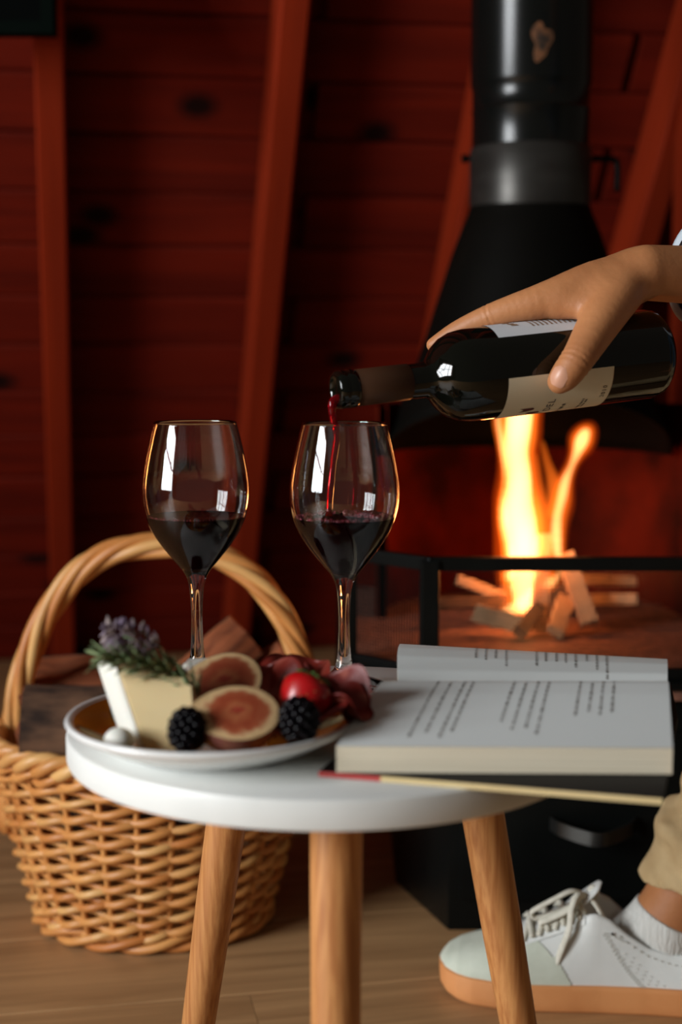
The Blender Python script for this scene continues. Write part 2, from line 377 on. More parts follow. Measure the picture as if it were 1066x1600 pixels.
rm = Matrix((E1, -NW, SV)).transposed()             # rafters: local z up the slope
rg = box((0, 0, 0), (0.047, 0.10, 3.1))
def t_at(x, y):                                     # where along the wall a rafter's face meets the line of sight
    d = ray(x, y); o_ = Vector((0, 0, ZC)) - O - NW * 0.10
    return (o_ + d * (-o_.dot(NW) / d.dot(NW))).dot(E1)
for t in (-1.05, t_at(82, 300), t_at(436, 300), t_at(738, 350), t_at(1034, 300), 0.78):
    V, Fc = rg; me = bpy.data.meshes.new('rafter'); me.from_pydata(V.tolist(), [], Fc); me.materials.append(m_rafter)
    bm = bmesh.new(); bm.from_mesh(me); bmesh.ops.bevel(bm, geom=bm.edges[:], offset=0.004, segments=1, affect='EDGES'); bm.to_mesh(me); bm.free()
    child_obj('rafter', me, MW, wall, on_wall(t, 1.55, 0.05), rm)
post = add('trim_1', box((0.672, 2.46, 0.70), (0.20, 0.07, 1.4)), m_rafter, None, (0.672, 2.46, 0), smooth='auto', bevel=0.004); tag(post, kind='structure')
# floor
RF = Matrix.Rotation(PHI, 3, 'Z')
floor = add('floor', box((0, 1.6, -0.035), (6.2, 5.4, 0.05)), m_floor, None, (0, 0, 0), smooth=False); tag(floor, kind='structure')
fm = plank_mesh('plank', 1.1994, 0.1892, 0.010, 0.0012, m_floor)
for i in range(-4, 19):
    for j in range(-2, 3):
        p = RF @ Vector((j * 1.2 + (i * 0.43) % 1.2 - 0.6, 0.2 + i * 0.19, -0.005))
        if p.y > 3.9: continue
        o = bpy.data.objects.new('plank', fm); COL.objects.link(o); o.parent = floor; o.matrix_basis = Matrix.Translation(p) @ RF.to_4x4()
# left wall with the window
wx, wy, wz = WIN; hw, hh = 0.86, 0.75
g = merge([box((wx, -2.3 / 2 + (wy - hw) / 2, 1.2), (0.10, (wy - hw) + 2.3, 2.4)), box((wx, (wy + hw + 3.6) / 2, 1.2), (0.10, 3.6 - wy - hw, 2.4)),
           box((wx, wy, (wz - hh) / 2), (0.10, 2 * hw, wz - hh)), box((wx, wy, (2.4 + wz + hh) / 2), (0.10, 2 * hw, 2.4 - wz - hh))])
tag(add('wall_left', g, m_plain, None, (wx, 0, 0), smooth=False), kind='structure')
win = thing('window_1', None, None, (wx, wy, wz - hh), kind='structure')
add('frame', merge([box((wx, wy + s * (hw - 0.02), wz), (0.12, 0.05, 2 * hh)) for s in (-1, 1)] + [box((wx, wy, wz + s * (hh - 0.02)), (0.12, 2 * hw, 0.05)) for s in (-1, 1)]), m_winframe, win, smooth=False)
for dy in (-0.29, 0.29): add('mullion', box((wx, wy + dy, wz), (0.06, 0.035, 2 * hh)), m_winframe, win, smooth=False)
add('mullion', box((wx, wy, wz + 0.1), (0.05, 2 * hw, 0.035)), m_winframe, win, smooth=False)
# dark framed panel, top left
p0 = at(-60, -70, 2.06); p1 = at(66, 34, 2.06)
fr = thing('framed_panel', 'dark framed panel hanging in the top left corner before the red boards', 'frame', (p1.x - 0.06, 2.07, p1.z - 0.02))
cx, cz, sx_, sz_ = (p0.x + p1.x) / 2 - 0.04, (p0.z + p1.z) / 2 + 0.08, p1.x - p0.x + 0.08, p0.z - p1.z + 0.16
add('panel', box((cx, 2.075, cz), (sx_, 0.012, sz_)), m_dark, fr, smooth=False)
for s in (-1, 1):
    add('frame_rail', box((cx + s * (sx_ / 2 + 0.008), 2.07, cz), (0.018, 0.03, sz_ + 0.034)), m_dframe, fr, smooth=False, bevel=0.002)
    add('frame_rail', box((cx, 2.07, cz + s * (sz_ / 2 + 0.008)), (sx_, 0.028, 0.018)), m_dframe, fr, smooth=False, bevel=0.002)

# ------------------------------------------------------------------ the stove
SX, SY, HZ = 0.264, 2.02, 0.303
stove = thing('fireplace', 'black steel open fireplace with conical hood and round flue pipe', 'fireplace', (0.28, 1.9, 0))
bp = [(0.126, 1.610), (0.444, 1.610), (0.50, 1.77), (0.50, 2.24), (0.070, 2.24), (0.070, 1.765)]
add('base', prism(bp, 0.0, 0.278), m_steel, stove, smooth='auto', bevel=0.003)
hp = [(0.098, 1.596), (0.478, 1.596), (0.575, 1.693), (0.575, 2.26), (0.000, 2.26), (0.000, 1.694)]
add('hearth', prism(hp, 0.2785, HZ), m_hearth, stove, smooth='auto', bevel=0.002)
add('hearth_rim', merge([tube([(x, y, HZ - 0.006) for x, y in hp], 0.008, 6, closed=True)]), m_steel, stove, smooth='auto')
dr = add('ash_drawer', box((0.285, 1.6065, 0.14), (0.292, 0.006, 0.20)), m_steel, stove, smooth='auto', bevel=0.0015)
WL[dr.name] = WL[stove.name]
hl, hr = at(866, 1294, 1.598), at(990, 1290, 1.598)
pts = smooth_path([(hl.x - 0.003, 1.6035, hl.z + 0.004), (hl.x + 0.004, 1.588, hl.z + 0.003), (hl.x + 0.026, 1.570, hl.z), ((hl.x + hr.x) / 2, 1.560, hl.z - 0.001), (hr.x - 0.026, 1.570, hl.z), (hr.x - 0.004, 1.588, hl.z + 0.003), (hr.x + 0.003, 1.6035, hl.z + 0.004)], 6)
def strap(P, h, t):
    gs = []
    P = [Vector(p) for p in P]; V, Fc = [], []
    for i, p in enumerate(P):
        tg = (P[min(i + 1, len(P) - 1)] - P[max(i - 1, 0)]).normalized(); n = tg.cross(Vector((0, 0, 1))).normalized() * t / 2; z = Vector((0, 0, h / 2))
        V += [p - n - z, p + n - z, p + n + z, p - n + z]
    for i in range(len(P) - 1):
        for k in range(4): Fc.append((4 * i + k, 4 * i + (k + 1) % 4, 4 * i + 4 + (k + 1) % 4, 4 * i + 4 + k))
    Fc += [(3, 2, 1, 0), tuple(4 * (len(P) - 1) + k for k in range(4))]
    return np.array([tuple(v) for v in V]), Fc
m_handle = mat('worn_steel_handle', (0.07, 0.07, 0.066), rough=0.28, metal=0.9)
add('handle', strap(pts, 0.016, 0.003), m_handle, dr, smooth='auto')
# firebox back shell
def shell(u, v):
    a = R(-100 + 200 * u); z = HZ + v * 0.30; r = 0.212 - 0.0 * v
    return SX + 0.01 + r * math.sin(a), SY + 0.205 * math.cos(a), z
V, Fc = grid(40, 12, shell); V2 = V.copy(); c0 = np.array([SX + 0.01, SY, 0]); V2[:, :2] = c0[:2] + (V[:, :2] - c0[:2]) * 1.06
add('firebox_back', merge([(V, Fc), (V2, [f[::-1] for f in Fc])]), m_fbrick, stove)
# hood: lathe with an arched front edge
def hood_r(z): return float(np.interp(z, [0.40, 0.553, 0.67, 0.80, 0.845, 0.877, 0.90], [0.235, 0.200, 0.154, 0.113, 0.097, 0.083, 0.080]))
def hood(off):
    def f(u, v):
        a = 2 * math.pi * v; front = max(0.0, -math.cos(a))      # a = pi is towards the camera
        zb = 0.535 + 0.085 * front ** 0.8; z = zb + (0.90 - zb) * u; r = hood_r(z) - off
        return SX + r * math.sin(a), SY + r * math.cos(a), z
    return grid(24, 64, f, closed_v=True)
A, B = hood(0), hood(0.006)
V, Fc = merge([A, (B[0], [f[::-1] for f in B[1]])]); n = 24 * 64
Fc += [(j, n + j, n + (j + 1) % 64, (j + 1) % 64) for j in range(64)]
add('hood', (V, Fc), m_hood, stove)
add('hood_lip', tube([A[0][j] for j in range(64)], 0.004, 6, closed=True), m_hood, stove)
add('flue_sleeve', lathe([(0.0, 0.876), (0.0835, 0.876), (0.0845, 0.885), (0.0845, 0.955), (0.0825, 0.958), (0, 0.958)], 56, (SX, SY, 0)), m_sleeve, stove, smooth='auto')
add('flue_pipe', lathe([(0, 0.957), (0.0815, 0.957), (0.0815, 1.006), (0.0828, 1.008), (0.0815, 1.010), (0.0815, 1.038), (0.0835, 1.041), (0.0835, 1.044), (0.0842, 1.046), (0.0842, 1.95), (0, 1.95)], 56, (SX, SY, 0)), m_pipe, stove, smooth='auto')
m_rust = mat('rust_stain', (0.16, 0.06, 0.02), (0.012, 0.008, 0.005), scale=38, rough=0.6, lo=0.42, hi=0.62)
zr, ar = at(846, 64, 1.937).z, math.asin((at(846, 64, 1.937).x - SX) / 0.0842)
def stain(u, v):
    a = 2 * math.pi * v; k = u * (1 + 0.22 * math.sin(3 * a + 1) + 0.12 * math.sin(5 * a)); th = ar + 0.15 * k * math.cos(a)
    return SX + 0.0846 * math.sin(th), SY - 0.0846 * math.cos(th), zr + 0.024 * k * math.sin(a)
add('rust_stain', grid(6, 28, stain, closed_v=True), m_rust, stove)
dz = at(930, 248, SY).z
add('damper_handle', tube(smooth_path([(SX + 0.07, SY, dz), (SX + 0.10, SY, dz), (SX + 0.117, SY, dz - 0.002), (SX + 0.121, SY, dz - 0.012), (SX + 0.121, SY, dz - 0.045)], 6), 0.0045, 10), m_steel, stove)
add('damper_pin', tube([(SX - 0.07, SY, dz), (SX - 0.088, SY, dz), (SX - 0.0885, SY, dz), (SX - 0.096, SY, dz)], [0.004, 0.004, 0.006, 0.006], 10), m_steel, stove, smooth='auto')
# fire screen
scr = thing('fire_screen', 'low black three sided mesh screen standing before the fire', 'screen', (0.28, 1.66, HZ))
SP = [Vector((0.013, 1.692, 0)), Vector((0.101, 1.604, 0)), Vector((0.475, 1.604, 0)), Vector((0.562, 1.692, 0))]
zt = at(800, 881, 1.604).z
for i in range(3):
    a, b = SP[i], SP[i + 1]; d = (b - a).normalized(); L = (b - a).length; rot = Matrix((d, Vector((-d.y, d.x, 0)), Vector((0, 0, 1)))).transposed()
    c = (a + b) / 2
    add('top_rail', box((c.x, c.y, zt), (L + 0.012, 0.014, 0.016), rot), m_steel, scr, smooth=False, bevel=0.002)
    add('bottom_rail', box((c.x, c.y, HZ + 0.0065), (L, 0.012, 0.012), rot), m_steel, scr, smooth=False, bevel=0.002)
    gs = []; pitch = 0.0042; nv = int(L / pitch)
    for k in range(1, nv): p = a + d * (k * pitch); gs.append(box((p.x, p.y, (zt + HZ) / 2), (0.0007, 0.0007, zt - HZ - 0.01), rot))
    for k in range(1, int((zt - HZ) / pitch)): gs.append(box((c.x, c.y, HZ + k * pitch), (L, 0.0007, 0.0007), rot))
    o = add('wire_mesh', merge(gs), m_steel, scr, smooth=False); o['kind'] = 'stuff'
for i, p in enumerate(SP):
    w = 0.022 if i in (1, 2) else 0.013
    add('post', box((p.x, p.y, (HZ + zt) / 2 + 0.002), (w, w, zt - HZ + 0.006)), m_steel, scr, smooth=False, bevel=0.003)
# kindling in the fire
def stick(pa, da, pb, db, w, t, label, m=None, roll=0.0):
    a, b = at(*pa, da), at(*pb, db); d = (b - a).normalized(); up = Vector((0, -1, 0.25)); y = (up - d * up.dot(d)).normalized(); x = y.cross(d)
    rot = Matrix((d, x, y)).transposed() @ Matrix.Rotation(roll, 3, 'X')
    L = (b - a).length; V, Fc = box((0, 0, 0), (L, w, t))
    me = bpy.data.meshes.new('firewood_stick'); me.from_pydata(V.tolist(), [], Fc)
    bm = bmesh.new(); bm.from_mesh(me); bmesh.ops.subdivide_edges(bm, edges=[e for e in bm.edges if e.calc_length() > L * 0.9], cuts=6)
    for v in bm.verts: v.co += Vector((random.uniform(-1, 1) * 0.002, random.uniform(-1, 1) * w * 0.05, random.uniform(-1, 1) * t * 0.05))
    bmesh.ops.bevel(bm, geom=bm.edges[:], offset=min(w, t) * 0.07, segments=1, affect='EDGES')
    bm.to_mesh(me); bm.free(); me.materials.append(m or m_kind)
    c = (a + b) / 2; lowest = min((rot @ v.co).z for v in me.vertices) + c.z; c.z += max(0.0, HZ + 0.0004 - lowest)
    o = bpy.data.objects.new('firewood_stick', me); _link(o, c, None, rot)
    tag(o, label, 'firewood', 'sticks of firewood in the fire'); return o
stick((842, 985), 1.868, (850, 835), 1.91, 0.021, 0.012, 'upright pale board standing at the middle of the fire')
stick((922, 976), 1.85, (884, 868), 1.91, 0.023, 0.016, 'pale stick leaning to the right out of the fire')
stick((888, 905), 1.945, (992, 909), 1.95, 0.014, 0.014, 'upper of two thin sticks lying right of the fire')
stick((905, 938), 1.925, (998, 936), 1.90, 0.015, 0.014, 'lower of two thin sticks lying right of the fire')
stick((682, 944), 1.90, (790, 938), 1.93, 0.017, 0.016, 'dark reddish stick lying flat at the left of the fire', m_char)
stick((715, 905), 1.95, (790, 934), 1.94, 0.014, 0.014, 'thin stick slanting down into the fire from its upper left')
stick((742, 957), 1.86, (824, 980), 1.84, 0.024, 0.016, 'broad pale split stick lying front left of the fire')
stick((868, 990), 1.83, (884, 938), 1.885, 0.022, 0.014, 'short stick pointing at the viewer in front of the fire')
stick((812, 1000), 1.82, (842, 960), 1.87, 0.018, 0.016, 'short charred stick at the foot of the upright board', m_char)
stick((780, 930), 1.97, (905, 925), 1.985, 0.026, 0.022, 'charred log lying across the back of the fire', m_char)
# flames
fire = thing('fire', 'yellow and orange flames burning on the stacked sticks', 'fire', at(835, 970, 1.9))
m_fl_out = flame_mat('flame_orange', (1.0, 0.17, 0.012), 36); m_fl_in = flame_mat('flame_yellow', (1.0, 0.52, 0.17), 110)
def flame(name, spec, grow, m, h=0.0022):
    P = [(at(x, y, d), w * 1.9 / F) for x, y, d, w in spec]
    P = [(Vector(q[:3]), q[3]) for q in smooth_path([tuple(p) + (w,) for p, w in P], 4)]
    pr = [(P[i][0], P[i + 1][0], max(0.0015, P[i][1] * grow), max(0.0015, P[i + 1][1] * grow), 0.002) for i in range(len(P) - 1)]
    V = np.array([tuple(p[0]) for p in P]); r = max(p[1] for p in P) * grow + 0.008
    def fn(X, Y, Z):
        wob = 0.0028 * np.sin(Z * 48 + X * 20) * np.clip((Z - HZ) * 8, 0, 1)
        return blob(pr)(X + wob, Y + 0.5 * wob, Z) + 0.0016 * np.sin(Z * 70 + Y * 60) * np.sin(X * 130 + 1.3)
    g = sdf_mesh(fn, V.min(0) - r, V.max(0) + r, h)
    return add(name, g, m, fire)
main = [(822, 940, 1.90, 24), (818, 880, 1.90, 34), (817, 830, 1.90, 33), (810, 770, 1.90, 26), (807, 715, 1.90, 23), (812, 670, 1.90, 27), (815, 630, 1.90, 26), (818, 590, 1.90, 20), (824, 550, 1.9, 11), (832, 515, 1.9, 3)]
m_fl_halo = flame_mat('flame_red', (1.0, 0.09, 0.004), 9)
flame('flame', main, 1.42, m_fl_halo); flame('flame', main, 1.10, m_fl_out); flame('flame', main, 0.76, m_fl_in)
left = [(797, 900, 1.91, 12), (792, 840, 1.91, 9), (789, 780, 1.91, 7), (787, 730, 1.91, 5), (784, 690, 1.91, 8), (782, 655, 1.91, 7), (786, 620, 1.91, 2)]
flame('flame', left, 1.3, m_fl_out); flame('flame', left, 0.7, m_fl_in)
mid = [(850, 900, 1.91, 16), (846, 830, 1.91, 14), (842, 780, 1.91, 10), (838, 740, 1.91, 5), (836, 710, 1.91, 2)]
flame('flame', mid, 1.2, m_fl_out)
rt = [(872, 880, 1.89, 9), (872, 830, 1.89, 12), (874, 790, 1.89, 13), (881, 755, 1.89, 10), (893, 730, 1.89, 8), (905, 706, 1.89, 10), (913, 688, 1.89, 15), (917, 676, 1.89, 12)]
flame('flame', rt, 1.6, m_fl_halo); flame('flame', rt, 1.12, m_fl_out); flame('flame', rt, 0.60, m_fl_in)
rl = [(868, 800, 1.90, 10), (862, 760, 1.90, 9), (855, 725, 1.90, 6), (850, 690, 1.90, 2)]
flame('flame', rl, 1.2, m_fl_out)
low = [(790, 955, 1.90, 10), (815, 945, 1.89, 15), (835, 925, 1.89, 14), (866, 905, 1.88, 9), (880, 880, 1.88, 6)]
flame('flame', low, 1.2, m_fl_out); flame('flame', low, 0.7, m_fl_in)

# ------------------------------------------------------------------ the table
TZ = 0.408; TC = Vector((-0.010, 1.010, 0)); TR = 0.1865
table = thing('side_table', 'small round white topped table on three turned beech legs', 'table', (TC.x, TC.y, 0))
t = 0.0205
add('tabletop', lathe([(0, TZ - t), (TR - 0.0025, TZ - t), (TR - 0.0008, TZ - t + 0.0009), (TR, TZ - t + 0.003), (TR, TZ - 0.003), (TR - 0.0008, TZ - 0.0009), (TR - 0.0025, TZ), (0, TZ)], 128, (TC.x, TC.y, 0)), m_white, table, smooth='auto')
for (x0, y0, x1, y1) in ((-0.003, 0.894, -0.004, 0.855), (-0.080, 1.125, -0.137, 1.165), (0.098, 1.075, 0.167, 1.098)):
    d = Vector((x1 - x0, y1 - y0, -(TZ - t))); L = d.length
    g = lathe([(0, 0), (0.0172, 0), (0.0171, 0.02), (0.0160, L * 0.45), (0.0125, L - 0.006), (0.011, L), (0, L)], 28, (x0, y0, TZ - t), frame_z(d))
    g[0][:, 2] = np.maximum(g[0][:, 2], 0.0); g[0][:, 2] = np.minimum(g[0][:, 2], TZ - t)
    add('leg', g, m_leg, table, smooth='auto')

# ------------------------------------------------------------------ wine glasses
OUT = [(0, 0), (0.0325, 0), (0.0340, 0.0008), (0.0335, 0.0022), (0.026, 0.0048), (0.016, 0.0085), (0.0098, 0.013), (0.0068, 0.0185), (0.0056, 0.026), (0.0048, 0.040), (0.0045, 0.056), (0.0052, 0.072), (0.0064, 0.081), (0.0100, 0.0905), (0.0180, 0.1005), (0.0280, 0.1130), (0.0366, 0.1265), (0.0418, 0.1405), (0.0440, 0.1545), (0.0434, 0.168), (0.0403, 0.186), (0.0365, 0.203), (0.0336, 0.2140)]
INN = [(0.0324, 0.2140), (0.0354, 0.203), (0.0393, 0.186), (0.0424, 0.168), (0.0429, 0.1545), (0.0407, 0.1405), (0.0353, 0.1265), (0.0264, 0.1135), (0.0160, 0.1025), (0.0080, 0.0965), (0.0, 0.0945)]
def dense(P, n=4):
    return [tuple(p) for p in smooth_path([(a, b, 0) for a, b in P], n)]
def wine_glass(loc, sc, level, label):
    op = [(max(0, p[0]), p[1]) for p in dense(OUT[1:])]; ip = [(max(0, p[0]), p[1]) for p in dense(INN)]; ip[-1] = (0, ip[-1][1])
    prof = [(0, 0)] + op + [((OUT[-1][0] + INN[0][0]) / 2, OUT[-1][1] + 0.0006)] + ip
    g = lathe([(r * sc, z * sc) for r, z in prof], 96, loc)
    o = add('wine_glass', g, m_glass, None, loc); tag(o, label, 'wine glass', 'two stemmed glasses of red wine')
    rr = [(r, z) for r, z in ip[::-1] if z < level]; rl = float(np.interp(level, [z for r, z in ip[::-1]], [r for r, z in ip[::-1]]))
    wp = [(0, 0.0943)] + [(r + 0.0004, z) for r, z in rr[1:]] + [(rl + 0.0004, level), (rl - 0.0012, level - 0.0003), (rl - 0.004, level - 0.0008), (0, level - 0.0008)]
    add('wine', lathe([(r * sc, z * sc) for r, z in wp], 96, loc), m_wine, o)
    return o, rl * sc, level * sc
G1 = onz(538, 1072, TZ); k1 = 0.979
def px_scale(p): return F / (p.y * math.cos(PITCH) - (p.z - ZC) * math.sin(PITCH))
top1 = 0
wg1, rl1, lv1 = wine_glass(G1, 0.985, 0.1385, 'wine glass nearer the book, wine pouring into it from the bottle')
G2 = onz(309, 1064, TZ)
wg2, rl2, lv2 = wine_glass(G2, 0.985, 0.1375, 'wine glass behind the cheese, standing still and half full')
gs = []
for k in range(150):
    a = random.uniform(0, 6.283); r = rl1 * (1 - 0.30 * random.random() ** 2) - 0.002; q = random.uniform(0.0008, 0.0022)
    gs.append(ellipsoid((G1.x + r * math.cos(a), G1.y + r * math.sin(a), G1.z + lv1 + q * 0.2), (q, q, q * 0.8), 7, 5))
for k in range(90):
    a = random.gauss(0.7, 0.5); r = rl1 * random.uniform(0.3, 0.9); q = random.uniform(0.001, 0.003)
    gs.append(ellipsoid((G1.x + r * math.cos(a), G1.y + r * math.sin(a), G1.z + lv1 + q * 0.3), (q, q, q), 7, 5))
o = add('froth', merge(gs), m_foam, wg1); o['kind'] = 'stuff'
gs = []
for k in range(26):
    a = R(200 + 100 * k / 26); r = rl2 - 0.0022; q = random.uniform(0.0005, 0.0011)
    gs.append(ellipsoid((G2.x + r * math.cos(a), G2.y + r * math.sin(a), G2.z + lv2 + q * 0.2), (q, q, q), 7, 5))
o = add('froth', merge(gs), m_foam, wg2); o['kind'] = 'stuff'

# ------------------------------------------------------------------ bottle
BM, BB = at(523, 610, 1.105), at(1022, 552, 1.210)
AX = (BB - BM).normalized(); BL = (BB - BM).length
bprof = [(0.0, 0.0015), (0.0095, 0.0015), (0.0100, 0.0005), (0.0115, 0.0), (0.0140, 0.0008), (0.0150, 0.004), (0.0150, 0.0075), (0.0146, 0.0085), (0.0150, 0.0095), (0.0152, 0.0145), (0.0146, 0.0165), (0.0140, 0.017), (0.0140, 0.0635), (0.0141, 0.075), (0.0146, 0.0785), (0.0166, 0.0812), (0.0215, 0.0848), (0.0268, 0.0890), (0.0318, 0.0950), (0.0352, 0.1025), (0.0370, 0.112), (0.0375, 0.124), (0.0375, BL - 0.010), (0.0365, BL - 0.004), (0.0330, BL), (0.020, BL - 0.002), (0, BL - 0.008)]
RB = frame_z(AX)
# frame: V0 faces the viewer, V1 points up
vdir = (Vector((0, 0, ZC)) - (BM + BB) / 2).normalized(); V0 = (vdir - AX * vdir.dot(AX)).normalized(); V1 = AX.cross(V0)
if V1.z < 0: V1 = -V1
bottle = add('wine_bottle', lathe(bprof, 72, BM, RB), m_bottle, None, BM); tag(bottle, 'dark wine bottle held level and pouring into the glass', 'bottle')
add('capsule', lathe([(0.0141, 0.0172), (0.0144, 0.0176), (0.01445, 0.0615), (0.0141, 0.062)], 72, BM, RB), m_foil, bottle)
def on_bottle(ang, s, off):
    r = 0.0375 + off
    return BM + AX * s + (V0 * math.cos(ang) + V1 * math.sin(ang)) * r
def label_patch(a0, a1, s0, s1):
    return grid(30, 12, lambda u, v: on_bottle(a0 + (a1 - a0) * u, s0 + (s1 - s0) * v, 0.00025))
LB0, LB1 = 0.132, 0.228
lab = add('front_label', label_patch(R(-10), R(-150), LB0, LB1), m_label, bottle); WL[lab.name] = WL[bottle.name]; lab['label'] = 'cream paper label with dark print'
lab2 = add('back_label', label_patch(R(44), R(120), LB0, LB1), m_label2, bottle); WL[lab2.name] = WL[bottle.name]; lab2['label'] = 'white paper label with bronze print'
def text_geo(s, size, spacing=1.0):
    cu = bpy.data.curves.new('text', 'FONT'); cu.body = s; cu.size = size; cu.space_character = spacing; cu.resolution_u = 3
    ob = bpy.data.objects.new('text', cu); COL.objects.link(ob); bpy.context.view_layer.update()
    dg = bpy.context.evaluated_depsgraph_get(); me = bpy.data.meshes.new_from_object(ob.evaluated_get(dg))
    V = np.array([tuple(v.co) for v in me.vertices]); Fc = [tuple(p.vertices) for p in me.polygons]
    bpy.data.objects.remove(ob); bpy.data.curves.remove(cu); bpy.data.meshes.remove(me); return V, Fc
def bottle_text(s, size, ang_end, s_base, spacing=1.0, off=0.0005, sgn=1):
    """lettering reads up round the bottle, its foot towards the base; ends at ang_end"""
    V, Fc = text_geo(s, size, spacing); xm = V[:, 0].max()
    return np.array([tuple(on_bottle(ang_end + sgn * (x - xm) / 0.0375, s_base - y, off)) for x, y, z in V]), Fc
pr = [bottle_text('DEL', 0.0090, R(-46), 0.178, 1.15), bottle_text('2010', 0.0055, R(-34), 0.2235, 1.2)]
for s_, a0, a1, h in ((0.187, -58, -88, 0.0032), (0.204, -52, -84, 0.0022), (0.2075, -54, -72, 0.0018)):   # unreadable small lines
    a = a0
    while a > a1:
        pr.append(grid(2, 2, lambda u, v, a=a, s_=s_, h=h: on_bottle(R(a - 1.3 * u), s_ + h * v, 0.0005))); a -= random.choice((2.2, 2.2, 2.9, 4.4))
add('lettering', merge(pr), m_ink, lab, smooth=False)
bl = []
for k in range(3):
    bl.append(grid(6, 5, lambda u, v, k=k: on_bottle(R(-58 - 12 * k - 8 * u), 0.148 + 0.008 * k + 0.012 * v * (1 - 0.4 * u) + 0.004 * math.sin(3 * u), 0.0005)))
add('emblem', merge(bl), m_inkred, lab)
add('border_line', merge([grid(20, 2, lambda u, v: on_bottle(R(-14 - 120 * u), 0.2275 + 0.0005 * v, 0.0005))]), m_inkbr, lab)
rows = []
for k in range(13):
    s0 = 0.168 + k * 0.0042; a = R(60)
    while a < R(82 + random.uniform(-4, 4)):
        w = random.uniform(0.02, 0.07); rows.append(grid(3, 2, lambda u, v, a=a, w=w, s0=s0: on_bottle(a + w * u, s0 + 0.0017 * v, 0.0005))); a += w + 0.018
o = add('small_print', merge(rows), m_inkbr, lab2, smooth=False)
add('crest', merge([grid(6, 4, lambda u, v, k=k: on_bottle(R(66 + 6 * k) + 0.08 * u, 0.148 + 0.003 * math.cos(k) + 0.006 * v, 0.0005)) for k in range(3)]), m_inkbr, lab2)
# wine pouring
mth = BM + (-V1) * 0.0098 - AX * 0.001
wsurf = Vector((G1.x - 0.010, G1.y - 0.004, G1.z + lv1 - 0.001))
p0 = at(521, 637, BM.y); x0 = p0.x
st = smooth_path([mth + AX * 0.006 + V1 * 0.003, mth + V1 * 0.0015 + Vector((-0.0012, 0, 0)), at(520, 650, BM.y), at(526, 680, (BM.y + wsurf.y) / 2), at(521, 720, wsurf.y), at(516, 770, wsurf.y), at(514, 806, wsurf.y)], 8)
n = len(st); rad = [0.0030 * (1 - 0.40 * min(1, i / (n * 0.5))) * (1 + 0.10 * math.sin(i * 0.7)) + 0.0008 for i in range(n)]
o = add('wine_stream', tube(st, rad, 14), m_pour, None, st[n // 2]); tag(o, 'thin red stream of wine falling from the bottle mouth', 'wine')

# ------------------------------------------------------------------ plate and food
PC = Vector((-0.086, 0.936, TZ)); PR = 0.0985
plate = thing('plate', 'white rimmed plate with orange leaf pattern on the white table', 'plate', PC)
kx = PR / 0.1
pp = [(0, 0.003), (0.052, 0.003), (0.054, 0.0), (0.058, 0.0), (0.060, 0.0035), (0.075, 0.0075), (0.092, 0.0165), (0.099, 0.0205), (0.1, 0.0225), (0.0988, 0.0242), (0.0965, 0.0242), (0.0958, 0.0236), (0.0945, 0.0226)]
add('dish', lathe([(r * kx, z) for r, z in pp], 96, PC), m_plate, plate)
add('painted_face', lathe([(0.0959 * kx, 0.0238), (0.0905, 0.0195), (0.085, 0.0160), (0.073, 0.0112), (0.058, 0.0078), (0.0, 0.0068)], 96, PC), m_plateface, plate)
FZ = TZ + 0.0075
def ground(g, z=FZ):
    V, Fc = g; V = np.array(V); V[:, 2] += z - V[:, 2].min(); return V, Fc
# cheese wedge
def cheese(front, depth, dvec, label, rb, m=m_cheese):
    n = len(front); V = [tuple(p) for p in front] + [tuple(p + dvec * depth) for p in front]
    Fc = [tuple(range(n)), tuple(range(n, 2 * n))[::-1]] + [(i, n + i, n + (i + 1) % n, (i + 1) % n) for i in range(n)]
    V = np.array(V); me = bpy.data.meshes.new('c'); me.from_pydata(V.tolist(), [], Fc)
    bm = bmesh.new(); bm.from_mesh(me); bmesh.ops.recalc_face_normals(bm, faces=bm.faces[:])
    bmesh.ops.bevel(bm, geom=bm.edges[:], offset=rb, segments=3, affect='EDGES')
    V = np.array([tuple(v.co) for v in bm.verts]); Fc = [tuple(v.index for v in f.verts) for f in bm.faces]; bm.free()
    o = add('cheese', (V, Fc), m, None, (V[:, 0].mean(), V[:, 1].mean(), V[:, 2].min()), smooth='auto'); tag(o, label, 'cheese'); return o
def lift(p, z): return Vector((p.x, p.y, z))
f0 = [at(176, 1042, 0.900), at(306, 1064, 0.896), at(316, 1160, 0.892), at(222, 1168, 0.892)]
f0[2] = lift(f0[2], FZ); f0[3] = lift(f0[3], FZ)
cw = cheese(f0, 0.030, Vector((-0.55, 0.83, 0)), 'thick ivory cheese wedge standing at the left of the plate', 0.0035)
# its white rind on the left edge
e = Vector((-0.55, 0.83, 0)) * 0.030
A0, A1, B0, B1 = f0[0], f0[3], f0[0] + e, f0[3] + e
def rind(u, v):
    p = A0.lerp(A1, u); q = B0.lerp(B1, u); out = (A1 - A0).cross(e).normalized(); out = -out if out.x > 0 else out
    b = 4 * v * (1 - v)
    return p.lerp(q, v) + out * (-0.0022 + 0.0036 * b ** 0.35 * (4 * u * (1 - u)) ** 0.15)
add('rind', grid(14, 14, rind), m_rind, cw)
c2 = [at(282, 1036, 0.975), at(352, 1034, 0.985), at(362, 1085, 0.985), at(275, 1085, 0.975)]
c2[2] = lift(c2[2], FZ + 0.003); c2[3] = lift(c2[3], FZ + 0.003)
cheese(c2, 0.018, Vector((0.1, 0.99, 0)), 'white cheese slice standing behind the herbs and the fig', 0.003, m_rind)
b = ellipsoid(at(186, 1147, 0.884), (0.0100, 0.0095, 0.0088)); b = ground(b, FZ + 0.003)
o = add('cheese_ball', b, m_rind, None); tag(o, 'small round white cheese piece at the left foot of the wedge', 'cheese')
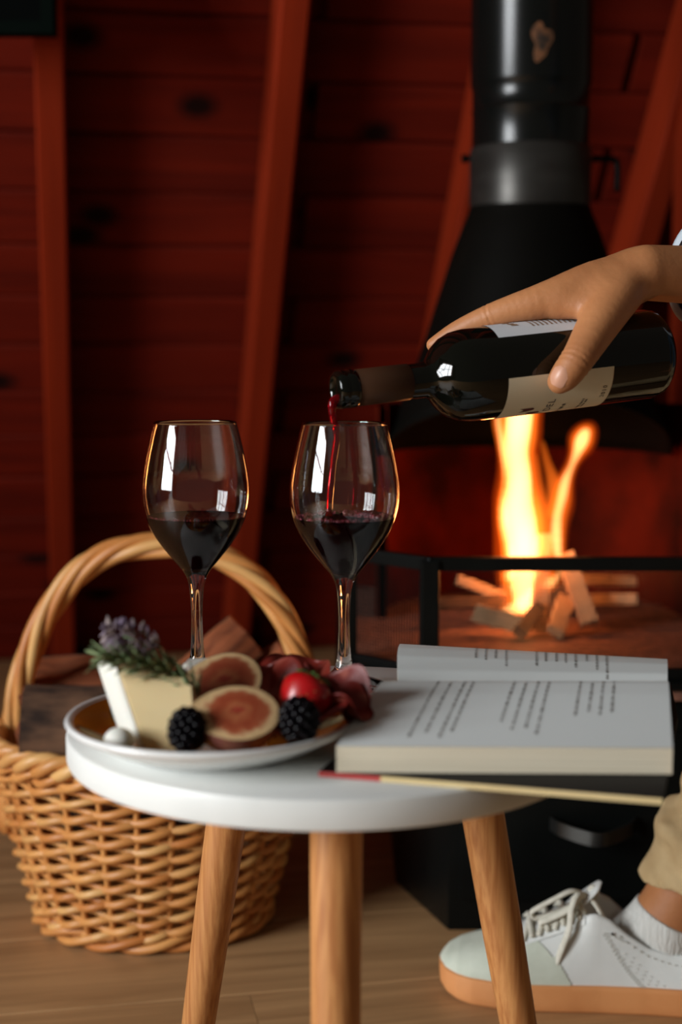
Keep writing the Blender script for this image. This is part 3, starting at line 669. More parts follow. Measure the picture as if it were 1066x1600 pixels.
# figs
def fig(cx, cy, d, r, elev, azim, label):
    c = at(cx, cy, d); nrm = Vector((math.sin(azim) * math.cos(elev), -math.cos(azim) * math.cos(elev), math.sin(elev)))
    side = Vector((math.cos(azim), math.sin(azim), 0)); up = nrm.cross(side)      # up = down the slope or up it
    if up.z < 0: up = -up
    M = Matrix((side, nrm.cross(side), nrm)).transposed()
    root = thing('fig_half', label, 'fig', c, 'halved figs on the plate')
    def body(u, v):
        a = 2 * math.pi * v; q = math.sin(u * math.pi / 2); zz = -r * 1.02 * math.cos(u * math.pi / 2)
        rr = r * q ** 0.8; st = 1 + 0.20 * max(0, -math.cos(a)) ** 3
        return rr * math.cos(a) * 1.03 * st, rr * math.sin(a), zz
    V, Fc = grid(18, 40, body, closed_v=True)
    add('skin', (V, Fc), m_figskin, root, c, M)
    def flesh(u, v):
        a = 2 * math.pi * v; rr = r * u * 0.995; st = 1 + 0.20 * max(0, -math.cos(a)) ** 3
        return rr * math.cos(a) * 1.03 * st, rr * math.sin(a), 0.0018 * math.cos(u * 1.5) - 0.0002 + 0.0005 * math.sin(37 * u * math.cos(a)) * math.sin(31 * u * math.sin(a)) * (1 - u)
    add('flesh', grid(18, 40, flesh, closed_v=True), m_fig, root, c, M)
    s = c + M @ Vector((-r * 1.28, 0, -0.003)); s2 = c + M @ Vector((-r * 1.05, 0, -0.006))
    add('stem', tube([s2, s], [0.004, 0.0025], 8), m_seed, root)
    return root
fig(372, 1113, 0.880, 0.0255, R(62), R(8), 'halved fig with its pink cut face up, front of the plate')
fig(352, 1064, 0.935, 0.0240, R(50), R(-12), 'fig half lying behind the front fig, partly hidden')
# blackberries
def blackberry(cx, cy, d, r, label):
    c = at(cx, cy, d); gs = [ellipsoid(c, (r * 0.8, r * 0.8, r * 0.95), 12, 8)]
    n = 62
    for i in range(n):
        z = 1 - 2 * (i + 0.5) / n; a = i * 2.39996; q = math.sqrt(1 - z * z); k = r * 0.25 * random.uniform(0.9, 1.1)
        gs.append(ellipsoid(c + Vector((q * math.cos(a) * r * 0.82, q * math.sin(a) * r * 0.82, z * r * 0.98)), (k, k, k), 8, 6))
    g = merge(gs)
    if g[0][:, 2].min() < FZ: g = ground(g)
    o = add('blackberry', g, m_black, None, c); tag(o, label, 'blackberry', 'blackberries on the plate'); return o
blackberry(293, 1141, 0.868, 0.0126, 'blackberry in front of the cheese wedge')
blackberry(467, 1126, 0.878, 0.0134, 'blackberry right of the front fig, below the strawberry')
# strawberry
sc_ = at(476, 1090, 0.912); sr = 0.0155
sdir = Vector((0.35, 0.45, 0.55)).normalized(); MS = frame_z(sdir)
sprof = [(0, -0.022), (0.005, -0.0205), (0.0100, -0.015), (0.0145, -0.007), (0.0172, 0.001), (0.0172, 0.006), (0.0140, 0.0105), (0.006, 0.0120), (0, 0.0115)]
sp2 = [(max(0, p[0]), p[1]) for p in dense(sprof, 3)]; sp2[0] = (0, sp2[0][1]); sp2[-1] = (0, sp2[-1][1])
sb = add('strawberry', lathe(sp2, 32, sc_, MS), m_straw, None, sc_); tag(sb, 'red strawberry between the fig and the sliced meat', 'strawberry')
gs = []
for i in range(60):
    z = random.uniform(-0.019, 0.008); a = i * 2.4; r = float(np.interp(z, [p[1] for p in sp2[:-6]], [p[0] for p in sp2[:-6]]))
    p = sc_ + MS @ Vector((r * math.cos(a), r * math.sin(a), z)); gs.append(ellipsoid(p, (0.00045, 0.00045, 0.0006), 6, 4))
o = add('seeds', merge(gs), m_seed, sb); o['kind'] = 'stuff'
for k in range(6):
    a = k * 1.047
    def lf(u, v, a=a):
        w = 0.0032 * math.sin(math.pi * min(1, 0.1 + 0.9 * u)) * (2 * v - 1); r = 0.001 + 0.013 * u
        return sc_ + MS @ Vector((r * math.cos(a) - w * math.sin(a), r * math.sin(a) + w * math.cos(a), 0.0125 + 0.004 * math.sin(u * 3) - 0.002 * (2 * v - 1) ** 2))
    add('leaf', grid(6, 4, lf), m_green, sb)
# sliced meat
def slice_(cx, cy, d, r, tilt, az, fold, label, name='salami_slice', m=m_salami):
    c = at(cx, cy, d); ph = random.uniform(0, 6)
    Rm = Matrix.Rotation(az, 3, 'Z') @ Matrix.Rotation(tilt, 3, 'X')
    def f(u, v, off=0):
        a = 2 * math.pi * v; x, y = r * u * math.cos(a), r * u * math.sin(a)
        z = fold * (abs(x) / r) ** 1.6 * r + 0.003 * u * math.sin(4 * a + ph) + off
        return c + Rm @ Vector((x * (1 - 0.35 * fold), y, z))
    A = grid(10, 36, lambda u, v: f(u, v), True); B = grid(10, 36, lambda u, v: f(u, v, 0.0014), True)
    V, Fc = merge([(A[0], [q[::-1] for q in A[1]]), B]); n = 360
    Fc += [(324 + j, 324 + (j + 1) % 36, n + 324 + (j + 1) % 36, n + 324 + j) for j in range(36)]
    if V[:, 2].min() < FZ: V[:, 2] = np.where(V[:, 2] < FZ + 0.004, FZ + 0.001 + (V[:, 2] - V[:, 2].min()) * 0.15, V[:, 2])
    o = add(name, (V, Fc), m, None, c); tag(o, label, 'meat', 'slices of cured meat on the plate'); return o
slice_(420, 1088, 0.962, 0.030, R(35), R(15), 0.7, 'folded cured ham slice behind the figs', 'ham_slice', m_ham)
slice_(470, 1082, 0.972, 0.030, R(40), R(-20), 0.5, 'cured ham slice lying behind the strawberry', 'ham_slice', m_ham)
slice_(525, 1096, 0.935, 0.025, R(30), R(40), 0.8, 'folded salami slice nearest the wine glass foot')
slice_(535, 1110, 0.920, 0.021, R(18), R(70), 0.6, 'salami slice at the right end of the plate')
slice_(500, 1122, 0.905, 0.022, R(15), R(-30), 0.5, 'salami slice right of the blackberry, low on the plate')
slice_(440, 1072, 0.985, 0.024, R(55), R(5), 0.3, 'thin cured ham slice at the very back of the plate', 'ham_slice', m_ham)
# herbs
def sprig(P, label, name, n, ln, wd, m, rad):
    path = smooth_path(P, 10); root = thing(name, label, 'herb', path[len(path) // 2])
    add('stem', tube(path, rad, 6), m_twig, root)
    V = np.array([(0, -0.5, 0), (0.35, -0.9, 0.1), (0.8, -0.6, 0.05), (1, 0, 0), (0.8, 0.6, 0.05), (0.35, 0.9, 0.1), (0, 0.5, 0), (0.5, 0, -0.25), (0.5, 0, 0.35)])
    V = V * np.array((ln, wd, wd)); Fc = [(i, i + 1, 8) for i in range(6)] + [(6, 0, 8)] + [(i + 1, i, 7) for i in range(6)] + [(0, 6, 7)]
    me = bpy.data.meshes.new('leaf'); me.from_pydata(V.tolist(), [], Fc); me.shade_smooth(); me.materials.append(m)
    for i in range(n):
        k = int((i + 0.5) / n * (len(path) - 2)); p = Vector(path[k]); tg = (Vector(path[k + 1]) - p).normalized()
        a = i * 2.4; s = tg.orthogonal().normalized(); s = Matrix.Rotation(a, 3, tg) @ s
        d = (tg * random.uniform(0.5, 0.9) + s * 0.6).normalized(); y = s.cross(d).normalized(); z = d.cross(y)
        o = bpy.data.objects.new('leaf', me); COL.objects.link(o); o.parent = root; sc = random.uniform(0.75, 1.15)
        o.matrix_basis = Matrix.Translation(p - WL[root.name]) @ Matrix((d, y, z)).transposed().to_4x4() @ Matrix.Scale(sc, 4)
    return root
sprig([at(312, 1088, 0.905), at(285, 1060, 0.905), at(245, 1040, 0.900), at(205, 1032, 0.895), at(160, 1026, 0.89)], 'rosemary sprig with dark green needles lying over the cheese wedge', 'rosemary_sprig', 90, 0.0175, 0.0018, m_rose, 0.0011)
lv = sprig([at(305, 1062, 0.92), at(275, 1036, 0.915), at(240, 1014, 0.91), at(212, 1000, 0.905)], 'dried lavender sprig with a purple flower head above the cheese', 'lavender_sprig', 8, 0.014, 0.0014, m_rose, 0.0008)
gs = []; c = at(206, 1000, 0.905); ax_ = Vector((-0.9, 0, 0.42)).normalized()
for i in range(150):
    tt = random.uniform(-0.016, 0.020); a = random.uniform(0, 6.28); rr = 0.0115 * math.sqrt(max(0.05, 1 - (tt / 0.022) ** 2)) * random.uniform(0.5, 1.1)
    s = ax_.orthogonal().normalized(); s = Matrix.Rotation(a, 3, ax_) @ s; p = c + ax_ * tt + s * rr
    gs.append(tube([p - s * 0.003, p, p + s * 0.0035 + ax_ * 0.002], [0.0006, 0.0015, 0.0003], 5))
o = add('flower_head', merge(gs), m_lav, lv); o['kind'] = 'stuff'

# ------------------------------------------------------------------ book
book = thing('open_book', 'open book of verse lying on the white table', 'book', (0.11, 0.95, TZ))
G0, Gr = Vector((0.034, 1.008, 0)), Vector((0.236, 1.008, 0)); A0, A1 = Vector((-0.003, 0.868, 0)), Vector((0.2065, 0.864, 0))
C0, C1 = Vector((0.057, 1.142, 0)), Vector((0.259, 1.110, 0)); GF = Vector((0.041, 1.008, 0))
def near_z(a, b): return float(np.interp(b, [0, 0.03, 0.08, 0.16, 0.35, 0.6, 0.85, 1.0], [0.4250, 0.4340, 0.4405, 0.4420, 0.4400, 0.4355, 0.4310, 0.4285]))
def far_z(a, b): return float(np.interp(b, [0, 0.05, 0.2, 0.45, 0.7, 0.9, 1.0], [0.4250, 0.4335, 0.4400, 0.4435, 0.4430, 0.4405, 0.4375])) - 0.007 * a * b
def near(a, b):
    p = G0.lerp(Gr, a).lerp(A0.lerp(A1, a), b); return Vector((p.x, p.y, near_z(a, b)))
def far(a, b):
    bow = 0.010 * math.sin(b * math.pi / 2) * (1 - a)
    p = GF.lerp(Gr, a).lerp(C0.lerp(C1, a), b); return Vector((p.x - bow * 0.8, p.y, far_z(a, b)))
def block(fn, flip, zb):
    nu, nv = 16, 28
    A = grid(nu, nv, lambda u, v: fn(u, v)); bot = A[0].copy(); bot[:, 2] = zb
    n = nu * nv; V = np.vstack([A[0] - np.array((0, 0, 0.0004)), bot]); Fc = [f[::-1] for f in A[1]] + [tuple(i + n for i in f) for f in A[1]]
    edge = [j for j in range(nv)] + [i * nv + nv - 1 for i in range(1, nu)] + [(nu - 1) * nv + j for j in range(nv - 2, -1, -1)] + [i * nv for i in range(nu - 2, 0, -1)]
    for i, e0 in enumerate(edge): e1 = edge[(i + 1) % len(edge)]; Fc.append((e0, e1, n + e1, n + e0))
    return V, Fc
add('page_block', block(near, False, 0.4116), m_block, book, smooth='auto'); add('page_block', block(far, True, 0.4116), m_block, book, smooth='auto')
pg1 = add('page', grid(24, 40, near), m_page, book); pg2 = add('page', grid(24, 40, lambda u, v: far(u, v)), m_page, book)
for p in (pg1, pg2): WL[p.name] = WL[book.name]
K0, K1 = Vector((-0.014, 0.872, 0)), Vector((0.190, 0.8155, 0))
add('cover', prism([(K0.x, K0.y), (K1.x, K1.y), (0.244, 1.008), (0.032, 1.012)], TZ + 0.0002, 0.4112), m_cover, book, smooth=False)
add('cover', prism([(0.032, 1.012), (0.244, 1.008), (0.264, 1.116), (0.054, 1.150)], TZ + 0.0002, 0.4112), m_cover, book, smooth=False)
Ks = K0.lerp(K1, 0.19); ed = (K1 - K0).normalized(); en = Vector((ed.y, -ed.x, 0)); en = -en if en.y > 0 else en
def strip(a, b): return prism([tuple((a + en * 0.0008)[:2]), tuple((b + en * 0.0008)[:2]), tuple(b[:2]), tuple(a[:2])], TZ - 0.0001, 0.4113)
add('cover_edge', strip(K0, Ks), m_cred, book, smooth=False); add('cover_edge', strip(Ks, K1), m_cbeige, book, smooth=False)
def print_lines(fn, cols, b0, b1, flip):
    gs = []
    for a, s, e2 in cols:
        b = s
        while b < e2:
            w = random.uniform(0.02, 0.075)
            nn = max(1, int(w / 0.014))
            for q in range(nn):
                bb = b + q * 0.014; h = random.choice((0.006, 0.008, 0.0095))
                def gl(u, v, bb=bb, h=h, a=a):
                    p = fn(a + h * (v - 0.5) * 1.0, bb + 0.010 * u); return p + Vector((0, 0, 0.0003))
                gs.append(grid(2, 2, gl))
            b += nn * 0.014 + 0.016
    return merge(gs)
def a_near(x, y):
    p = onz(x, y, 0.436); t = (G0.y - p.y) / (G0.y - A0.y); l, r = G0.lerp(A0, t), Gr.lerp(A1, t); return (p.x - l.x) / (r.x - l.x)
cols = [(a_near(660, 1110), 0.14, 0.86), (a_near(682, 1110), 0.16, 0.84), (a_near(705, 1110), 0.13, 0.85), (a_near(726, 1100), 0.15, 0.80),
        (a_near(788, 1110), 0.14, 0.72), (a_near(808, 1110), 0.15, 0.78), (a_near(828, 1110), 0.13, 0.74), (a_near(846, 1110), 0.16, 0.82),
        (a_near(899, 1110), 0.14, 0.62), (a_near(919, 1110), 0.15, 0.60), (a_near(937, 1110), 0.13, 0.60), (a_near(955, 1110), 0.14, 0.60)]
o = add('printed_lines', print_lines(near, cols, 0, 1, False), m_print, pg1, smooth=False); o['kind'] = 'stuff'
def a_far(x): p = onz(x, 1035, 0.443); return (p.x - 0.037) / (0.246 - 0.037)
cols = [(a_far(738), 0.45, 0.98), (a_far(754), 0.42, 0.97), (a_far(770), 0.46, 0.98), (a_far(787), 0.30, 0.97), (a_far(836), 0.32, 0.97), (a_far(851), 0.42, 0.97), (a_far(868), 0.42, 0.97), (a_far(883), 0.40, 0.97), (a_far(899), 0.30, 0.97), (a_far(917), 0.45, 0.97), (a_far(933), 0.26, 0.97), (a_far(949), 0.12, 0.97)]
o = add('printed_lines', print_lines(far, cols, 0, 1, True), m_print, pg2, smooth=False); o['kind'] = 'stuff'

# ------------------------------------------------------------------ basket
BC = Vector((-0.225, 1.650, 0)); BH = 0.222
basket = thing('wicker_basket', 'oval honey wicker basket with a twisted arched handle, full of logs', 'basket', (BC.x, BC.y, 0))
def brad(z):
    k = z / BH; e = k ** 0.8
    return 0.128 + 0.056 * e, 0.102 + 0.046 * e
NS = 26
def stake(a): 
    P = []
    for i in range(9):
        z = 0.012 + (BH - 0.012) * i / 8; rx, ry = brad(z); P.append((BC.x + rx * math.cos(a), BC.y + ry * math.sin(a), z))
    return tube(P, 0.0036, 6)
for k in range(NS): add('stake', stake(2 * math.pi * (k + 0.5) / NS + random.uniform(-0.03, 0.03)), m_wick, basket)
NW_ = 21
for r_ in range(NW_):
    z0 = 0.020 + (BH - 0.040) * r_ / (NW_ - 1); P = []; n = NS * 6; ph = random.uniform(-0.15, 0.15)
    for i in range(n):
        a = 2 * math.pi * i / n; q = a * NS / 2 + math.pi * (r_ % 2) + 0.0
        w = math.cos(q + math.pi * 0.0); z = z0 + 0.0036 * math.sin(q) + 0.0012 * math.sin(3 * a + ph * 9); rx, ry = brad(z0)
        off = 0.0052 * w; P.append((BC.x + (rx + off) * math.cos(a), BC.y + (ry + off) * math.sin(a), z))
    add('weaver', tube(P, 0.0047 + random.uniform(-0.0004, 0.0005), 7, closed=True), m_wick if r_ % 3 else m_wick2, basket)
def twist_ring(z, ex, strands, turns, rr, R_, m, name):
    rx, ry = brad(min(z, BH))
    for s in range(strands):
        P = []; n = 160
        for i in range(n):
            a = 2 * math.pi * i / n; q = turns * a + 2 * math.pi * s / strands
            o_ = ex + R_ * math.cos(q); P.append((BC.x + (rx + o_) * math.cos(a), BC.y + (ry + o_) * math.sin(a), z + R_ * math.sin(q)))
        add(name, tube(P, rr, 8, closed=True), m, basket)
twist_ring(BH + 0.002, 0.003, 3, 13, 0.0072, 0.0085, m_wick2, 'rim_strand')
twist_ring(BH - 0.014, 0.004, 2, 15, 0.0050, 0.0058, m_wick, 'rim_strand')
twist_ring(0.0125, 0.001, 3, 6, 0.0052, 0.0070, m_wick, 'foot_strand')
add('bottom', lathe([(0, 0.010), (1, 0.010), (1, 0.016), (0, 0.016)], 48), m_wick, None) if False else None
V, Fc = lathe([(0, 0.011), (0.124, 0.011), (0.124, 0.016), (0, 0.016)], 40); V[:, 1] *= 0.098 / 0.124
add('bottom', (V + np.array((BC.x, BC.y, 0)), Fc), m_wick, basket, smooth='auto')
# handle: five strands twisted round an arch
HCX = -0.210
def arch(t):
    a = math.pi * (1 - t); c = math.cos(a); s = math.sin(a)
    return Vector((HCX + 0.190 * math.copysign(abs(c) ** 0.85, c), BC.y + 0.012 - 0.01 * c, 0.10 + 0.350 * s ** 0.80 if s > 0 else 0.10))
AR = [arch(i / 120) for i in range(121)]
for s in range(5):
    P = []
    for i in range(121):
        tg = (AR[min(i + 1, 120)] - AR[max(i - 1, 0)]).normalized(); yv = Vector((0, 1, 0)); xv = tg.cross(yv).normalized()
        q = 2 * math.pi * s / 5 + i / 120 * 2 * math.pi * 2.4; P.append(AR[i] + (xv * math.cos(q) + yv * math.sin(q)) * (0.0088 + 0.001 * math.sin(i * 0.3 + s)))
    add('handle_strand', tube(P, 0.0070, 8), m_wick2 if s % 2 else m_wick, basket)
# logs
def log(a, b, r, arc, roll, label, flatk=0.0):
    a, b = Vector(a), Vector(b); d = (b - a).normalized(); M = frame_z(d); Lx = Matrix((d, M.col[0], M.col[1])).transposed() @ Matrix.Rotation(roll, 3, 'X')
    L = (b - a).length; n = 22; nl = 12; seed = random.uniform(0, 50); half = R(arc) / 2
    def sec(k):
        out = []
        for i in range(n):
            an = -half + 2 * half * i / (n - 1); rr = r * (1 + 0.06 * math.sin(3 * an + seed) + 0.03 * math.sin(11 * an + k * 0.8 + seed)); out.append((rr * math.cos(an), rr * math.sin(an)))
        apex = (-r * (0.15 if arc < 200 else 0.0), r * 0.05 * math.sin(k * 0.9 + seed)); return out, apex
    V, Fc, VB, FB = [], [], [], []
    m = n + 5
    for k in range(nl + 1):
        x = -L / 2 + L * k / nl + (0.006 * math.sin(seed * 3) if k in (0, nl) else 0); s_, ap = sec(k)
        V += [(x + 0.004 * math.sin(i * 1.7 + seed) * (k in (0, nl)), p[0] * 0.985, p[1] * 0.985) for i, p in enumerate(s_)]
        e, f = s_[-1], s_[0]
        for q in (0.33, 0.67): V.append((x, e[0] + (ap[0] - e[0]) * q + 0.003 * math.sin(k * 1.3 + seed), e[1] + (ap[1] - e[1]) * q))
        V.append((x, ap[0], ap[1]))
        for q in (0.33, 0.67): V.append((x, ap[0] + (f[0] - ap[0]) * q + 0.003 * math.cos(k * 1.1 + seed), ap[1] + (f[1] - ap[1]) * q))
        VB += [(x * 0.985, p[0] * 1.02, p[1] * 1.02) for p in s_] + [(x * 0.985, p[0] * 0.96, p[1] * 0.96) for p in s_]
    for k in range(nl):
        for i in range(m): i2 = (i + 1) % m; Fc.append((k * m + i, k * m + i2, (k + 1) * m + i2, (k + 1) * m + i))
        for i in range(n - 1): FB.append((k * 2 * n + i, k * 2 * n + i + 1, (k + 1) * 2 * n + i + 1, (k + 1) * 2 * n + i))
    Fc += [tuple(range(m))[::-1], tuple(range(nl * m, nl * m + m))]
    for k in range(nl):
        for i in (0, n - 1): FB.append((k * 2 * n + i, (k + 1) * 2 * n + i, (k + 1) * 2 * n + n + i, k * 2 * n + n + i))
    c = (a + b) / 2
    o = add('firewood_log', (V, Fc), m_split, None, c, Lx, smooth='auto'); tag(o, label, 'firewood', 'firewood logs in the wicker basket')
    me = bpy.data.meshes.new('bark'); me.from_pydata(VB, [], FB); me.shade_smooth(); me.materials.append(m_bark); ob = bpy.data.objects.new('bark', me); COL.objects.link(ob); ob.parent = o
    return o
log((-0.368, 1.580, 0.248), (-0.19, 1.60, 0.243), 0.048, 300, R(175), 'dark bark covered log lying at the front left of the basket')
log((-0.375, 1.695, 0.272), (-0.22, 1.72, 0.280), 0.054, 150, R(-50), 'reddish split log behind the front log, bark at its back')
log((-0.205, 1.66, 0.262), (-0.118, 1.70, 0.336), 0.031, 150, R(-30), 'reddish split log sticking up at the right of the basket')
log((-0.150, 1.74, 0.245), (-0.070, 1.715, 0.325), 0.030, 160, R(-60), 'dark log leaning at the right end by the handle')
log((-0.30, 1.62, 0.160), (-0.12, 1.60, 0.165), 0.046, 170, R(-90), 'log low in the basket under the others, in front')
log((-0.31, 1.71, 0.150), (-0.13, 1.72, 0.160), 0.048, 160, R(-90), 'log low in the basket under the others, at the back')

# ------------------------------------------------------------------ person
person = thing('person', 'person at the right edge, hand tipping the bottle, khaki trousers and sneaker in view', 'person', (0.60, 1.40, 0))
def P3(*a): return np.array(tuple(at(*a)))
Wr = P3(1005, 424, 1.190)
El = np.array((0.49, 1.30, 0.735)); Sh = np.array((0.72, 1.46, 0.93))
K = [P3(856, 468, 1.168), P3(868, 460, 1.192), P3(885, 457, 1.213), P3(905, 458, 1.232)]
chains = []
def chain(pts_, rad, k, n=4):
    """one smoothly curved limb: points, a radius at each, k = how softly it melts into the hand"""
    Q = smooth_path([tuple(p) + (r_,) for p, r_ in zip(pts_, rad)], n); chains.append((Q, k))
chain([P3(1010, 422, 1.182), (P3(1010, 422, 1.182) + El) / 2, El], [0.0205, 0.026, 0.034], 0.006, 4); chain([P3(1012, 433, 1.206), (P3(1012, 433, 1.206) + El) / 2, El], [0.0195, 0.025, 0.032], 0.008, 4)
WP = P3(990, 430, 1.190)
chain([WP, P3(930, 440, 1.175), K[0], P3(806, 482, 1.169), P3(762, 496, 1.173), P3(714, 518, 1.181), P3(678, 539, 1.187)], [0.0190, 0.0170, 0.0150, 0.0122, 0.0100, 0.0085, 0.0062], 0.008)
chain([WP, P3(935, 440, 1.195), K[1], P3(822, 476, 1.216), P3(790, 500, 1.230), P3(762, 545, 1.236), P3(766, 588, 1.222)], [0.0190, 0.0165, 0.0140, 0.0115, 0.0102, 0.009, 0.0075], 0.007)
chain([WP, P3(945, 442, 1.208), K[2], P3(850, 475, 1.238), P3(828, 505, 1.250), P3(812, 555, 1.252), P3(818, 602, 1.238)], [0.0180, 0.0155, 0.0132, 0.0110, 0.0098, 0.0086, 0.007], 0.007)
chain([WP, P3(955, 444, 1.216), K[3], P3(888, 480, 1.252), P3(874, 512, 1.260), P3(862, 556, 1.262), P3(866, 602, 1.250)], [0.0165, 0.0140, 0.0120, 0.0098, 0.0088, 0.0078, 0.0065], 0.007)
chain([P3(985, 438, 1.178), P3(962, 468, 1.160), P3(936, 506, 1.143), P3(906, 556, 1.124), P3(886, 584, 1.1215), P3(875, 596, 1.123)], [0.0190, 0.0185, 0.0168, 0.0134, 0.0122, 0.0098], 0.012)
chain([P3(940, 462, 1.165), P3(905, 476, 1.160), P3(880, 476, 1.164)], [0.0140, 0.0105, 0.0110], 0.010)
def ax_of(p, q): v = np.array(q) - np.array(p); return v / np.linalg.norm(v)
creases = [(P3(902, 556, 1.112), ax_of(P3(936, 506, 1.143), P3(886, 584, 1.1215)), 0.0058, 0.0046), (P3(760, 488, 1.165), ax_of(P3(806, 482, 1.169), P3(714, 518, 1.181)), 0.0048, 0.0042)]
def hand0(X, Y, Z):
    d = None
    for Q, k in chains:
        c = None
        for p, q in zip(Q, Q[1:]):
            e = caps(X, Y, Z, p[:3], q[:3], p[3], q[3]); c = e if c is None else np.minimum(c, e)
        d = c if d is None else smin(d, c, k)
    for (j, ax_, w_, f_) in creases:                # skin folds at the joints
        t = (X - j[0]) * ax_[0] + (Y - j[1]) * ax_[1] + (Z - j[2]) * ax_[2]; q = np.sqrt((X - j[0]) ** 2 + (Y - j[1]) ** 2 + (Z - j[2]) ** 2)
        d = d + 0.0005 * np.exp(-(t / w_) ** 2) * np.cos(t * 6.283 / f_) * np.clip((0.026 - q) * 200, 0, 1)
    return d
bt, brr = [p[1] for p in bprof[3:]][:21], [p[0] for p in bprof[3:]][:21]
def hand_f(X, Y, Z):
    d = hand0(X, Y, Z)
    q = (X - BM.x) * AX.x + (Y - BM.y) * AX.y + (Z - BM.z) * AX.z
    rad = np.sqrt(np.maximum(0, (X - BM.x) ** 2 + (Y - BM.y) ** 2 + (Z - BM.z) ** 2 - q * q))
    db = rad - np.interp(q, bt, brr) - 0.0006
    return np.maximum(d, -db)
hv = sdf_mesh(hand_f, (0.06, 1.08, 0.615), (0.335, 1.315, 0.80), 0.0016)
# the rest of the body (mostly outside the frame), kneeling on one knee
HipR, HipL = (0.90, 1.42, 0.46), (0.92, 1.27, 0.46); KnR, AnR = (0.505, 1.395, 0.49), (0.343, 1.433, 0.085)
KnL, AnL = (0.80, 1.20, 0.062), (1.20, 1.22, 0.07); ShL = (0.80, 1.12, 0.95); ElL = (0.78, 1.04, 0.68); WrL = (0.66, 1.12, 0.52)
arm = [(tuple(El), tuple(Sh), 0.033, 0.047, 0.02)]
torso = [((0.90, 1.355, 0.50), (0.83, 1.31, 0.72), 0.125, 0.115, 0.05), ((0.83, 1.31, 0.72), (0.77, 1.29, 0.88), 0.115, 0.125, 0.05), (tuple(Sh), ShL, 0.055, 0.055, 0.06)]
headp = [((0.76, 1.29, 0.95), (0.72, 1.28, 1.06), 0.058, 0.052, 0.04), ((0.715, 1.28, 1.10), (0.70, 1.28, 1.16), 0.070, 0.088, 0.03), ((0.745, 1.28, 1.16), (0.745, 1.28, 1.17), 0.085, 0.085, 0.04), ((0.655, 1.28, 1.06), (0.66, 1.28, 1.07), 0.030, 0.035, 0.03), ((0.622, 1.28, 1.115), (0.628, 1.28, 1.135), 0.012, 0.008, 0.015), ((0.72, 1.368, 1.11), (0.72, 1.370, 1.13), 0.014, 0.016, 0.008), ((0.72, 1.192, 1.11), (0.72, 1.190, 1.13), 0.014, 0.016, 0.008)]
larm = [(ShL, ElL, 0.047, 0.036, 0.02), (ElL, WrL, 0.036, 0.023, 0.015), (WrL, (0.60, 1.15, 0.50), 0.024, 0.026, 0.012), ((0.60, 1.15, 0.50), (0.54, 1.17, 0.485), 0.013, 0.008, 0.01), ((0.60, 1.17, 0.50), (0.55, 1.20, 0.485), 0.012, 0.008, 0.008), ((0.60, 1.13, 0.50), (0.545, 1.14, 0.485), 0.012, 0.008, 0.008), ((0.60, 1.115, 0.50), (0.56, 1.11, 0.485), 0.011, 0.007, 0.008), ((0.63, 1.16, 0.505), (0.60, 1.21, 0.50), 0.013, 0.009, 0.01)]
legs = [(HipR, KnR, 0.085, 0.056, 0.03), (KnR, (0.445, 1.412, 0.29), 0.046, 0.038, 0.015), ((0.445, 1.412, 0.29), AnR, 0.038, 0.0285, 0.01), (HipL, KnL, 0.085, 0.056, 0.03), (KnL, AnL, 0.056, 0.036, 0.03)]
body = blob([((0.33, 1.215, 0.738), tuple(El), 0.026, 0.034, 0.01)] + arm + torso + headp + larm + legs + [(AnR, (0.305, 1.440, 0.055), 0.027, 0.022, 0.01)])
bv = sdf_mesh(body, (0.26, 0.98, 0.0), (1.30, 1.62, 1.30), 0.008)
leg_f = blob([((0.405, 1.420, 0.23), AnR, 0.0395, 0.0350, 0.004), ((0.350, 1.433, 0.100), (0.305, 1.440, 0.060), 0.033, 0.026, 0.005), ((0.367, 1.433, 0.07), (0.377, 1.432, 0.12), 0.026, 0.026, 0.005)])
lgv = sdf_mesh(leg_f, (0.24, 1.36, 0.03), (0.50, 1.50, 0.26), 0.003)
add('body', merge([hv, bv, lgv]), m_skin, person)
# nails
def hit(x, y, fn, d0=1.0):
    r = ray(x, y); r = r / r.y; tt = d0; p = None
    for _ in range(120):
        p = Vector((0, 0, ZC)) + r * tt; d = float(fn(np.array(p.x), np.array(p.y), np.array(p.z)))
        if d < 1e-4: break
        tt += d * 0.8
    return p
def nail(cx, cy, ux, uy, ln, wd, name='thumb_nail'):
    c = hit(cx, cy, hand_f); q = 0.0015
    g_ = Vector([float(hand0(np.array(c.x + q * (i == 0)), np.array(c.y + q * (i == 1)), np.array(c.z + q * (i == 2))) - hand0(np.array(c.x - q * (i == 0)), np.array(c.y - q * (i == 1)), np.array(c.z - q * (i == 2)))) for i in range(3)]).normalized()
    l = Vector((ux, 0, -uy)); l = (l - g_ * l.dot(g_)).normalized(); s = g_.cross(l)
    def f(u, v):
        a, b = 2 * u - 1, 2 * v - 1; k = 1 - 0.28 * abs(a) ** 4
        return c + l * (ln * a) + s * (wd * b * k) + g_ * (0.0009 - 0.0042 * b * b * 0.8 - 0.0016 * a * a)
    add(name, grid(12, 12, f), m_nail, person)
nail(872, 588, -0.55, 0.83, 0.0080, 0.0072)
